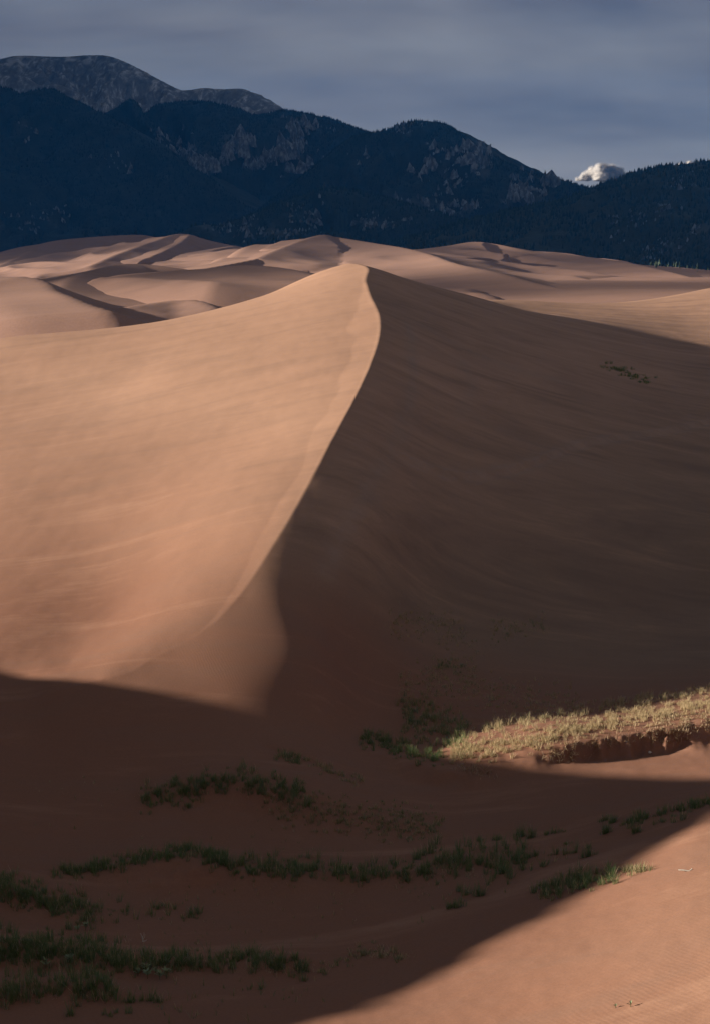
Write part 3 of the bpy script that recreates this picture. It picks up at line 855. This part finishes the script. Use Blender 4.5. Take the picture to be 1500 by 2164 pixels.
k_mx = CUMULUS.node('ShaderNodeMixShader'); k_mx.inputs[0].default_value = 0.45
CUMULUS.l.new(CUMULUS.b.outputs[0], k_mx.inputs[1]); CUMULUS.l.new(k_tr.outputs[0], k_mx.inputs[2])
k_op = CUMULUS.node('ShaderNodeAttribute'); k_op.attribute_name = 'opacity'
k_m2 = CUMULUS.node('ShaderNodeMixShader')
k_tp = CUMULUS.node('ShaderNodeBsdfTransparent')
CUMULUS.l.new(k_op.outputs['Fac'], k_m2.inputs[0]); CUMULUS.l.new(k_tp.outputs[0], k_m2.inputs[1]); CUMULUS.l.new(k_mx.outputs[0], k_m2.inputs[2])
CUMULUS.l.new(k_m2.outputs[0], CUMULUS.n['Material Output'].inputs['Surface'])
scene.cycles.transparent_max_bounces = 24
cumulus(1212, 1322, 347, 382, 26000, [(.06, .02, .05), (.16, .10, .08), (.27, .30, .11), (.38, .45, .13), (.48, .60, .13), (.60, .52, .14), (.72, .55, .13), (.84, .42, .12), (.93, .2, .08), (.5, .2, .16), (.7, .2, .16)],
        'small bright cream cloud in the saddle between peak and right hill', 3)
cumulus(1425, 1495, 339, 352, 26000, [(.2, .1, .10), (.45, .3, .12), (.7, .2, .11)], 'tiny pale cloud peeping over the right hill', 4)

# the cloud bank whose shade lies on the mountains and on the farthest dunes
def cloud_bank():
    xs, ys = np.linspace(-19000, -1500, 150), np.linspace(1200, 13600, 120)
    Y, X = np.meshgrid(ys, xs, indexing='ij')
    t = 0.55 + 0.9 * fbm(X * 0.00045, Y * 0.00045, 5, 0.55)
    edge = smoothstep(2350, 3100, Y + 500 * fbm(X * 0.0006 + 9, Y * 0.0006, 3))
    t = t * edge - 0.30 * (1 - edge)
    border = np.minimum(np.minimum(X + 19000, -1500 - X) / 900, (13600 - Y) / 900)
    t = np.minimum(t, border * 0.8)
    on = t > 0
    i = np.arange(X.size).reshape(X.shape)
    cell = on[:-1, :-1] & on[:-1, 1:] & on[1:, 1:] & on[1:, :-1]
    q = np.stack([i[:-1, :-1], i[:-1, 1:], i[1:, 1:], i[1:, :-1]], -1)[cell]
    top = np.stack([X, Y, 2850 + 420 * np.maximum(t, 0)], -1).reshape(-1, 3)
    bot = np.stack([X, Y, 2840 - 160 * np.maximum(t, 0)], -1).reshape(-1, 3)
    used = np.unique(q)
    m = np.full(X.size, -1); m[used] = np.arange(len(used))
    V = np.concatenate([top[used], bot[used]])
    Fq = np.concatenate([m[q], m[q][:, ::-1] + len(used)])
    return tag(link('cloud', mesh_np('cloud_bank', V, Fq), CLOUD.m), 'wide grey cloud bank overhead to the left of the mountains', 'cloud')
cloud_bank()

def cloudlet(tx, ty, size, label, seed):
    """small fair-weather cloud high to the left; its soft shade falls near (tx, ty) on the far dunes"""
    import bmesh
    r = np.random.default_rng(seed)
    z = 2800.0
    run = (z - 25) / SUN_TAN
    c = Vector((tx - run * math.cos(SUN_AZ), ty + run * math.sin(SUN_AZ), z))
    bm = bmesh.new()
    for k in range(7):
        R = size * r.uniform(.22, .42)
        g = bmesh.ops.create_icosphere(bm, subdivisions=3, radius=R)
        o = Vector((r.normal(0, .25) * size, r.normal(0, .30) * size, abs(r.normal(0, .10)) * size))
        for v in g['verts']: v.co = v.co * 1.0 + o
    co = np.array([v.co for v in bm.verts]); bm.normal_update()
    nn = fbm(co[:, 0] * 6 / size + co[:, 1] * 4 / size, co[:, 2] * 7 / size, 4, .55)
    for v, q in zip(bm.verts, nn):
        v.co += v.normal * q * .10 * size
        v.co.z *= 0.6
    me = bpy.data.meshes.new('cloud'); bm.to_mesh(me); bm.free()
    for p in me.polygons: p.use_smooth = True
    o = link('cloud', me, CLOUD.m); o.location = c
    return tag(o, label, 'cloud')
for k, (tx, ty, sz, lab) in enumerate([
        (-150, 800, 330, 'first small grey cloud in front of the bank'), (-480, 1900, 330, 'large torn cloud beside the bank'),
 (190, 1600, 230, 'cloud straying right of the torn clouds'),
        (330, 1450, 240, 'broad cloud at the right of the strays'), (450, 1250, 190, 'last cloud at the right end of the strays')]):
    cloudlet(tx, ty, sz, lab, 70 + k)

# ------------------------------------------------------------------ the air
HAZE = bpy.data.materials.new('thin blue air')
HAZE.use_nodes = True
HAZE.node_tree.nodes.clear()
h_out = HAZE.node_tree.nodes.new('ShaderNodeOutputMaterial')
h_vol = HAZE.node_tree.nodes.new('ShaderNodeVolumePrincipled')
h_vol.inputs['Color'].default_value = (0.03, 0.33, 1.0, 1)
h_vol.inputs['Density'].default_value = 2.3e-5
h_vol.inputs['Anisotropy'].default_value = 0.0
HAZE.node_tree.links.new(h_vol.outputs[0], h_out.inputs['Volume'])
hb = [(x, y, z) for z in (-9.5, 1750) for x, y in ((-9000, -700), (9000, -700), (9000, 14500), (-9000, 14500))]
haze_me = mesh_np('haze', hb, [(0, 3, 2, 1), (4, 5, 6, 7), (0, 1, 5, 4), (1, 2, 6, 5), (2, 3, 7, 6), (3, 0, 4, 7)], smooth=False)
tag(link('haze', haze_me, HAZE), 'thin blue haze in front of the mountains', 'haze', kind='stuff')

# ------------------------------------------------------------------ grass
def grass_material(name, stops, trans=0.35):
    M = Mat(name)
    a = M.node('ShaderNodeAttribute'); a.attribute_name = 'tint'
    c = M.ramp(a.outputs['Fac'], stops)
    M.l.new(c, M.b.inputs['Base Color'])
    tr = M.node('ShaderNodeBsdfTranslucent')
    M.l.new(c, tr.inputs['Color'])
    mx = M.node('ShaderNodeMixShader')
    mx.inputs[0].default_value = trans
    M.l.new(M.b.outputs[0], mx.inputs[1]); M.l.new(tr.outputs[0], mx.inputs[2])
    M.l.new(mx.outputs[0], M.n['Material Output'].inputs['Surface'])
    return M.m
GRASS = grass_material('dune grass', [(0.0, (0.105, 0.165, 0.060)), (0.40, (0.165, 0.215, 0.085)), (0.62, (0.210, 0.195, 0.105)), (0.85, (0.44, 0.325, 0.175)), (1.0, (0.58, 0.45, 0.27))])
STRAW = grass_material('dry straw', [(0.0, (0.14, 0.070, 0.035)), (0.5, (0.27, 0.17, 0.09)), (1.0, (0.48, 0.36, 0.22))], 0.1)

def blades(base, az, lean, length, width, bend):
    """curved grass blades: 5 vertices, 3 triangles each"""
    n = len(base)
    dirx, diry = np.cos(az), np.sin(az)
    sx, sy = -diry, dirx
    def pt(t, l):
        r = length * (np.sin(l) * t + bend * t * t)
        h = length * (np.cos(l) * t - 0.35 * bend * t * t)
        return np.stack([base[:, 0] + dirx * r, base[:, 1] + diry * r, base[:, 2] + h], -1)
    side = np.stack([sx, sy, np.zeros(n)], -1) * (width / 2)[:, None]
    p0, p1, p2 = pt(0.0, lean), pt(0.55, lean), pt(1.0, lean)
    V = np.stack([p0 - side, p0 + side, p1 - side * .8, p1 + side * .8, p2], 1).reshape(-1, 3)
    o = np.arange(n) * 5
    Fc = np.concatenate([np.stack([o, o + 1, o + 3], -1), np.stack([o, o + 3, o + 2], -1), np.stack([o + 2, o + 3, o + 4], -1)])
    return V, Fc

def tufts(P, h, straw, r, nb=17, rad=0.12, lean=0.32, width=0.019, spread=0.2):
    n = len(P)
    hs = h * (0.35 + 0.95 * r.random(n) ** 1.4)
    base = np.repeat(P, nb, 0)
    k = len(base)
    a0 = r.random(k) * 2 * math.pi
    q = rad * np.sqrt(r.random(k)) * np.repeat(0.6 + 0.8 * r.random(n), nb)
    base = base + np.stack([np.cos(a0) * q, np.sin(a0) * q, np.full(k, -0.03)], -1)
    L = np.repeat(hs, nb) * (0.55 + 0.55 * r.random(k))
    az = a0 + r.normal(0, 0.6, k)
    V, Fc = blades(base, az, np.abs(r.normal(lean * 0.6, lean * 0.6, k)), L, width * (0.7 + 0.6 * r.random(k)), 0.05 + 0.25 * r.random(k))
    tuft_t = np.repeat(np.clip(r.normal(0.25 + 0.5 * straw, 0.10, n), 0, 1), nb)
    dry = r.random(k) < straw * 0.75 + 0.05
    t = np.where(dry, r.uniform(0.78, 1.0, k), np.clip(tuft_t * 0.8 + r.normal(0, 0.12, k), 0, 0.72))
    return V, Fc, np.repeat(t, 5)

def band_points(line, th, n, r):
    L = np.array(line, float)
    seg = np.linalg.norm(np.diff(L, axis=0), axis=1)
    c = np.concatenate([[0], np.cumsum(seg)])
    # clumpy spread along the line
    m = n * 3
    s = r.random(m) * c[-1]
    off = np.clip(r.normal(0, 0.62, m), -1.5, 1.5)
    px, py = np.interp(s, c, L[:, 0]) + r.normal(0, 6, m), np.interp(s, c, L[:, 1]) + off * th
    w = np.clip(0.45 + 1.5 * noise2(px * 0.05 + 7, py * 0.12), 0.015, 1.0)
    keep = np.argsort(r.random(m) ** (1 / w))[::-1][:n]
    return spot(px[keep], py[keep])

def grass_patch(lines, label, seed, name='grass_patch', mat=None, **kw):
    r = np.random.default_rng(seed)
    Vs, Fs, Ts, o = [], [], [], 0
    for line, th, n, h, straw in lines:
        P = band_points(line, th, n, r)
        V, Fc, T = tufts(P, h, straw, r, **kw)
        Vs.append(V); Fs.append(Fc + o); Ts.append(T); o += len(V)
    me = mesh_np(name, np.concatenate(Vs), np.concatenate(Fs), smooth=False)
    float_attr(me, 'tint', np.concatenate(Ts))
    return tag(link(name, me, mat or GRASS), label, 'grass', kind='stuff')

grass_patch([([(300, 1694), (360, 1676), (440, 1660), (520, 1654), (600, 1668), (650, 1685)], 22, 337, .55, .06)], 'dark green grass along the crest of the farther left hummock', 101)
grass_patch([([(560, 1695), (700, 1715), (820, 1736), (930, 1750)], 33, 385, .32, .45)], 'thin yellowing grass on the flank sloping right of the farther hummock', 102)
grass_patch([([(118, 1850), (220, 1834), (300, 1816), (400, 1800), (490, 1814)], 12, 264, .55, .05), ([(430, 1818), (520, 1834), (620, 1838), (750, 1846), (880, 1842)], 18, 337, .6, .06),
             ([(880, 1830), (960, 1826), (1060, 1820), (1110, 1810)], 33, 168, .8, .05)], 'long winding row of dark green grass across the hollow', 103)
grass_patch([([(-10, 1875), (70, 1896), (140, 1916), (200, 1928)], 24, 264, .55, .06), ([(200, 1932), (300, 1925), (420, 1932)], 17, 35, .55, .1)], 'green grass running down from the left edge onto the sand', 104)
grass_patch([([(-10, 2005), (90, 2005), (180, 2018), (250, 2034)], 33, 369, .6, .07), ([(250, 2038), (330, 2034), (425, 2036)], 19, 152, .6, .08)], 'thick green grass bank at the lower left edge', 105)
grass_patch([([(440, 2040), (520, 2030), (600, 2034), (650, 2046)], 18, 152, .55, .08), ([(680, 2050), (780, 2012), (850, 2018)], 13, 47, .4, .5)], 'green grass tongue right of the thick grass bank', 106)
grass_patch([([(-10, 2100), (60, 2092), (130, 2088), (200, 2088), (250, 2096)], 26, 152, .7, .08)], 'upright grass clumps in the bottom left corner', 107)
grass_patch([([(1140, 1890), (1200, 1874), (1270, 1854), (1300, 1850)], 16, 152, .55, .15), ([(1320, 1846), (1375, 1838)], 9, 20, .5, .6)], 'half lit grass strip reaching onto the sunlit sand', 108)
grass_patch([([(1320, 1742), (1360, 1732), (1420, 1716), (1510, 1694)], 7, 96, .55, .05)], 'dark green grass row rising to the right edge', 109)
grass_patch([([(950, 1598), (1080, 1575), (1190, 1552)], 20, 430, .46, 1.2), ([(1190, 1545), (1300, 1522), (1400, 1506), (1510, 1486)], 17, 700, .42, 1.3), ([(1000, 1548), (1150, 1518), (1300, 1490), (1510, 1456)], 11, 300, .55, 1.0)], 'sunlit straw coloured grass covering the low mound', 110)
grass_patch([([(850, 1510), (920, 1530), (985, 1562)], 38, 330, .6, .35)], 'pale green grass at the left end of the sunlit mound', 111)
grass_patch([([(768, 1558), (820, 1574), (870, 1592), (930, 1608)], 15, 190, .6, .03)], 'dark green grass tongue left of the sunlit mound', 112)
grass_patch([([(820, 1315), (900, 1320), (1000, 1345)], 26, 240, .35, .8), ([(1030, 1330), (1100, 1335), (1150, 1322)], 22, 140, .35, .55)], 'sparse dull grass high on the shaded slope', 113, nb=9)
grass_patch([([(840, 1460), (950, 1412), (1010, 1425)], 34, 280, .35, .8), ([(900, 1440), (1050, 1470), (1220, 1492)], 32, 520, .32, .75), ([(925, 1412), (965, 1408)], 9, 30, .5, .0)], 'sparse dull grass on the slope behind the sunlit mound', 114, nb=9)
grass_patch([([(1275, 772), (1310, 786), (1365, 806)], 9, 60, .55, .05)], 'small green patch alone high on the shaded dune side', 115, rad=.4, width=.06)
grass_patch([([(590, 1598), (630, 1608)], 10, 46, .5, .2), ([(650, 1612), (720, 1642), (765, 1655)], 10, 60, .35, .6)], 'small grassy hump between the main dune and the hummock', 116)
grass_patch([([(60, 1700), (760, 1780)], 60, 60, .3, .55), ([(150, 1890), (760, 1900)], 45, 70, .3, .5), ([(200, 1960), (760, 1990)], 40, 40, .3, .5), ([(270, 2118), (420, 2120), (700, 2070)], 40, 60, .45, .35), ([(820, 1900), (1230, 1800)], 45, 80, .35, .35)], 'scattered thin sprigs on the bare sand of the hollow', 117, nb=5, rad=.06)
grass_patch([([(255, 2046), (420, 2044)], 8, 90, .3, 1), ([(490, 2050), (690, 2046)], 7, 110, .3, 1), ([(30, 2098), (260, 2104)], 8, 70, .3, 1), ([(780, 2018), (860, 2022)], 6, 60, .3, 1), ([(150, 1900), (30, 1890)], 5, 30, .3, 1), ([(240, 1998), (300, 1994)], 6, 18, .3, 1), ([(860, 1842), (1010, 1848)], 8, 60, .3, 1)],
            'dry straw litter along the edges of the grass rows', 118, 'straw_litter', STRAW, nb=6, lean=1.9, width=.016)
grass_patch([([(1195, 1585), (1215, 1572), (1260, 1568), (1330, 1552), (1400, 1548), (1445, 1560)], 16, 210, .55, 0.3), ([(960, 1618), (1040, 1640)], 9, 70, .45, .4), ([(1150, 1590), (1220, 1598)], 10, 45, .5, .8)],
            'tangled brown roots hanging from the eroded bank of the mound', 119, 'hanging_roots', STRAW, nb=8, lean=1.7, width=.022)
grass_patch([([(1380, 1530), (1440, 1528), (1510, 1512)], 26, 260, .3, .9)], 'rust coloured dry shrubs on the mound by the right edge', 120, 'dry_shrubs', STRAW, nb=10, lean=.8, width=.03)

def clump(px, py, h, n, label, straw=0.04, seed=0, name='grass_clump', category='grass clump', rad=0.16, group='single grass clumps on the sand', **kw):
    r = np.random.default_rng(500 + seed)
    P = spot(px, py)[0]
    pts = np.stack([r.normal(0, rad, n), r.normal(0, rad * .5, n), np.zeros(n)], -1)
    pts[:, 2] = ground(P[0] + pts[:, 0], P[1] + pts[:, 1]) - P[2]
    V, Fc, T = tufts(pts, h, straw, r, **kw)
    me = mesh_np(name, V, Fc, smooth=False)
    float_attr(me, 'tint', T)
    o = link(name, me, GRASS)
    o.location = P
    return tag(o, label, category, group)

CLUMPS = [
    (957, 1918, .75, 9, 'bushy dark clump alone below the long grass row'), (976, 1916, .6, 2, 'thin stalk clump just right of the bushy dark clump'),
    (1018, 1892, .75, 8, 'upright clump above right of the bushy dark clump'), (990, 1890, .6, 5, 'pale clump left of the upright clump on bare sand'), (974, 1884, .5, 4, 'small round clump above the bushy dark clump'),
    (907, 1846, .7, 5, 'short dense clump in front of the middle of the long grass row'), (1058, 1846, .8, 6, 'rounded clump in front of the right end of the long grass row'),
    (1118, 1812, .75, 7, 'full clump at the right end of the long grass row'), (1168, 1806, .7, 4, 'narrow upright clump between long row and half lit strip'),
    (1195, 1784, .45, 3, 'small dark clump above the pair of clumps'), (1200, 1804, .7, 3, 'left one of a pair of narrow clumps'), (1214, 1802, .7, 3, 'right one of a pair of narrow clumps'),
    (1240, 1810, .75, 7, 'dense clump above the half lit grass strip'), (1240, 1792, .55, 3, 'reddish thin clump behind the dense clump', ),
    (1148, 1830, .6, 4, 'small clump left of the half lit grass strip'), (1136, 1882, .7, 4, 'first clump below the small clump'), (1146, 1880, .6, 3, 'leaning clump touching the left end of half lit strip'),
    (1278, 1734, .75, 6, 'tall clump left of the dark grass row at right'), (1295, 1738, .65, 6, 'low clump right against the tall clump'), (1280, 1760, .75, 9, 'wide clump below the tall clump at right'),
    (1345, 1758, .7, 7, 'loose clump right of the wide clump'), (1397, 1738, .45, 4, 'small faint clump under the dark grass row at right'), (1443, 1732, .55, 5, 'pale sprig clump near the right edge'),
    (1165, 1762, .6, 7, 'low dense clump on the sand above the pair'), (1184, 1760, .5, 2, 'single stalk tuft beside the low dense clump'), (1102, 1768, .8, 6, 'tall dark clump above the right end of the long row'),
    (1122, 1770, .8, 6, 'upright clump right of the tall dark clump'), (1048, 1776, .6, 5, 'round clump above the middle of the right row'), (1016, 1776, .5, 4, 'low clump left of the round clump'),
    (412, 1932, .7, 4, 'lone clump in the middle left of the hollow'), (278, 2118, .75, 6, 'dark clump in the sand near the bottom left'), (312, 2116, .7, 5, 'clump right of the dark clump near the bottom'),
    (335, 2118, .6, 3, 'thin clump at the right of three near the bottom'), (643, 2072, .5, 4, 'lone dark clump right of the grass tongue'), (531, 2092, .5, 3, 'single dark stalk tuft on bare sand at the bottom'),
    (155, 2146, .75, 4, 'tall thin tuft at the bottom edge'), (230, 2146, .6, 3, 'leaning tuft at the bottom edge'), (256, 2142, .7, 3, 'narrow straight tuft at the bottom edge'),
    (300, 1815, .6, 4, 'taller clump standing out of the left end of the long row'), (398, 1706, .6, 6, 'dark clump below the farther left hummock'),
]
for i, c in enumerate(CLUMPS):
    clump(*c[:5], seed=i, straw=0.35 if 'reddish' in c[4] or 'pale' in c[4] else 0.03)

# small plants, twigs and pebble
LEAF = Mat('pale leaf')
LEAF.b.inputs['Base Color'].default_value = (0.20, 0.24, 0.13, 1)
STEM = Mat('stem'); STEM.b.inputs['Base Color'].default_value = (0.10, 0.09, 0.04, 1)
WOOD = Mat('bleached wood')
WOOD.l.new(WOOD.ramp(WOOD.noise(WOOD.coords((30, 30, 30)), 1.0, 4), [(0.3, (0.42, 0.36, 0.29)), (0.7, (0.72, 0.66, 0.56))]), WOOD.b.inputs['Base Color'])

def tube(points, radii, sides=6):
    P = np.array(points, float)
    V, Fc = [], []
    for i, p in enumerate(P):
        t = P[min(i + 1, len(P) - 1)] - P[max(i - 1, 0)]
        t /= np.linalg.norm(t)
        a = np.cross(t, (0.3, 0.5, 0.8)); a /= np.linalg.norm(a); b = np.cross(t, a)
        for k in range(sides):
            g = 2 * math.pi * k / sides
            V.append(p + radii[i] * (a * math.cos(g) + b * math.sin(g)))
    for i in range(len(P) - 1):
        for k in range(sides):
            Fc.append((i * sides + k, i * sides + (k + 1) % sides, (i + 1) * sides + (k + 1) % sides, (i + 1) * sides + k))
    return V, Fc

def join_tubes(specs):
    V, Fc = [], []
    for p, r in specs:
        v, f = tube(p, r)
        Fc += [tuple(i + len(V) for i in q) for q in f]
        V += v
    return np.array(V), np.array(Fc)

def on_ground(name, px, py, V, Fc, mat, label, category):
    P = spot(px, py)[0]
    V = np.array(V)
    o = link(name, mesh_np(name, V, Fc), mat)
    o.location = P
    return tag(o, label, category)

V, Fc = join_tubes([([(-.30, .05, .06), (-.12, 0, .07), (.10, -.02, .05), (.26, -.10, .03)], [.020, .034, .030, .022]), ([(.16, -.05, .05), (.27, .02, .09), (.30, .05, .13)], [.026, .022, .016])])
on_ground('bleached_stick', 1447, 1842, V, Fc, WOOD.m, 'short white stick lying alone on the sunlit sand', 'stick')
V, Fc = join_tubes([([(0, 0, -.03), (.02, 0, .12), (-.03, .01, .3), (-.10, .02, .42)], [.022, .02, .014, .006]), ([(.02, 0, .12), (.10, 0, .24), (.13, .02, .38)], [.016, .012, .006]),
                    ([(.0, 0, .2), (.08, .03, .36), (.07, .05, .46)], [.012, .009, .004]), ([(.02, 0, .02), (.12, .02, .03), (.22, 0, .10)], [.016, .011, .005])])
on_ground('dry_branch', 302, 1990, V, Fc, WOOD.m, 'forked pale dead branch standing behind the lower grass bank', 'branch')
pv, pf = tube([(0, 0, -.03), (0, 0, .0), (0, 0, .05), (.01, 0, .10), (.01, 0, .125)], [.06, .10, .12, .085, .01], 8)
on_ground('pebble', 1372, 1591, pv, np.array(pf), WOOD.m, 'single white pebble on the shaded sand under the bank', 'pebble')

leaf_me = None
def leafy(px, py, size, n, name, label, category, group, seed):
    """small plant: a stem and separate leaves"""
    global leaf_me
    r = random.Random(seed)
    P = spot(px, py)[0]
    root = bpy.data.objects.new(name, None); COL.objects.link(root); root.location = P
    tag(root, label, category, group)
    sv, sf = tube([(0, 0, -.03), (.01, 0, size * .5), (0, .01, size * .9)], [.014, .010, .005], 5)
    link('stem', mesh_np('stem', sv, np.array(sf)), STEM.m, root)
    if leaf_me is None:
        lv = [(0, 0, 0), (.35, -.20, .10), (.35, .20, .10), (.38, 0, .05), (.72, -.14, .12), (.72, .14, .12), (.74, 0, .07), (1, 0, .03)]
        lf = [(0, 1, 3), (0, 3, 2), (1, 4, 6), (1, 6, 3), (3, 6, 5), (3, 5, 2), (4, 7, 6), (6, 7, 5)]
        leaf_me = mesh_np('leaf', lv, lf)
        leaf_me.materials.append(LEAF.m)
    for k in range(n):
        o = bpy.data.objects.new('leaf', leaf_me); COL.objects.link(o); o.parent = root
        t = (k + 1) / n
        o.location = (0, 0, size * (0.25 + 0.6 * t))
        o.rotation_euler = (0, -0.3 - 0.7 * r.random(), k * 2.4 + r.random())
        s = size * (0.8 - 0.3 * t) * (0.8 + 0.5 * r.random())
        o.scale = (s, s, s)
    return root
leafy(1299, 2130, .14, 7, 'seedling', 'smaller left seedling of two on the sunlit sand', 'plant', 'seedlings on the sunlit sand', 1)
leafy(1331, 2128, .20, 9, 'seedling', 'taller right seedling of two on the sunlit sand', 'plant', 'seedlings on the sunlit sand', 2)
LEAFY = [(292, 2062, 'leafy plant at the left end of the pale cluster'), (309, 2054, 'topmost leafy plant of the pale cluster'), (312, 2068, 'lowest left leafy plant of the pale cluster'),
         (330, 2060, 'middle leafy plant of the pale cluster'), (338, 2070, 'lowest right leafy plant of the pale cluster'), (352, 2068, 'leafy plant at the right end of the pale cluster'),
         (355, 2040, 'leafy plant above right of the pale cluster'), (148, 2034, 'pale leafy plant under the thick grass bank at left'), (98, 2046, 'lone low leafy plant on dark sand at lower left'),
         (165, 1970, 'larger leafy plant above the thick grass bank'), (182, 1966, 'leafy plant right of the larger leafy plant')]
for i, (px, py, lab) in enumerate(LEAFY):
    leafy(px, py, .30 + .06 * (i % 3), 10, 'leafy_plant', lab, 'plant', 'leafy plants among the lower grass', 10 + i)

# ------------------------------------------------------------------ pines at the foot of the right hill
BARK = Mat('pine bark'); BARK.b.inputs['Base Color'].default_value = (0.07, 0.05, 0.04, 1)
PINE = Mat('pine needles')
PINE.l.new(PINE.ramp(PINE.noise(PINE.coords((.6,) * 3), 1.0, 3), [(0.35, (0.040, 0.056, 0.032)), (0.65, (0.10, 0.12, 0.07))]), PINE.b.inputs['Base Color'])
def pine_meshes(seed):
    r = np.random.default_rng(seed)
    V, Fc = [], []
    tiers, S = 7, 9
    for t in range(tiers):
        z0 = 0.14 + 0.80 * t / tiers
        rad = 0.24 * (1 - t / (tiers + 0.6)) * r.uniform(.8, 1.2)
        o = len(V)
        V.append((r.normal(0, .008), r.normal(0, .008), z0 + 0.24 - 0.05 * t / tiers))
        for k in range(S):
            a = 2 * math.pi * k / S + r.uniform(-.2, .2)
            q = rad * r.uniform(.55, 1.2)
            V.append((math.cos(a) * q, math.sin(a) * q, z0 - r.uniform(0, .05)))
        for k in range(S): Fc.append((o, o + 1 + k, o + 1 + (k + 1) % S))
    crown = mesh_np('crown', V, Fc, smooth=False); crown.materials.append(PINE.m)
    tv, tf = tube([(0, 0, -.03), (0, 0, .4), (0, 0, .95)], [.025, .018, .004], 5)
    trunk = mesh_np('trunk', tv, np.array(tf)); trunk.materials.append(BARK.m)
    return crown, trunk
PINES = [pine_meshes(k) for k in range(4)]
r = random.Random(5)
pine_spots = []
for k in range(34):
    px = 1372 + 150 * r.random() ** 0.85
    pine_spots.append((px, 0.35 * r.random(), 1450 + 700 * r.random()))
pine_spots.sort(key=lambda q: -q[2])
for k, (px, q, y) in enumerate(pine_spots):
    sand_edge = np.interp(px, [1360, 1400, 1480, 1500, 1540], [564, 572, 590, 596, 606])
    x, y, z = at_y(px, sand_edge - 2 - 26 * (y - 1450) / 700 * (px - 1340) / 160, y)
    root = bpy.data.objects.new('pine_tree', None); COL.objects.link(root)
    root.location = (x, y, z); hh = r.uniform(5.5, 10); root.scale = (hh, hh, hh); root.rotation_euler = (0, 0, r.random() * 6)
    tag(root, 'small pine in the open grove between the low mauve dune and right hill', 'tree', 'pines at the foot of the right hill')
    crown, trunk = PINES[k % 4]
    for nm, me in (('crown', crown), ('trunk', trunk)):
        o = bpy.data.objects.new(nm, me); COL.objects.link(o); o.parent = root
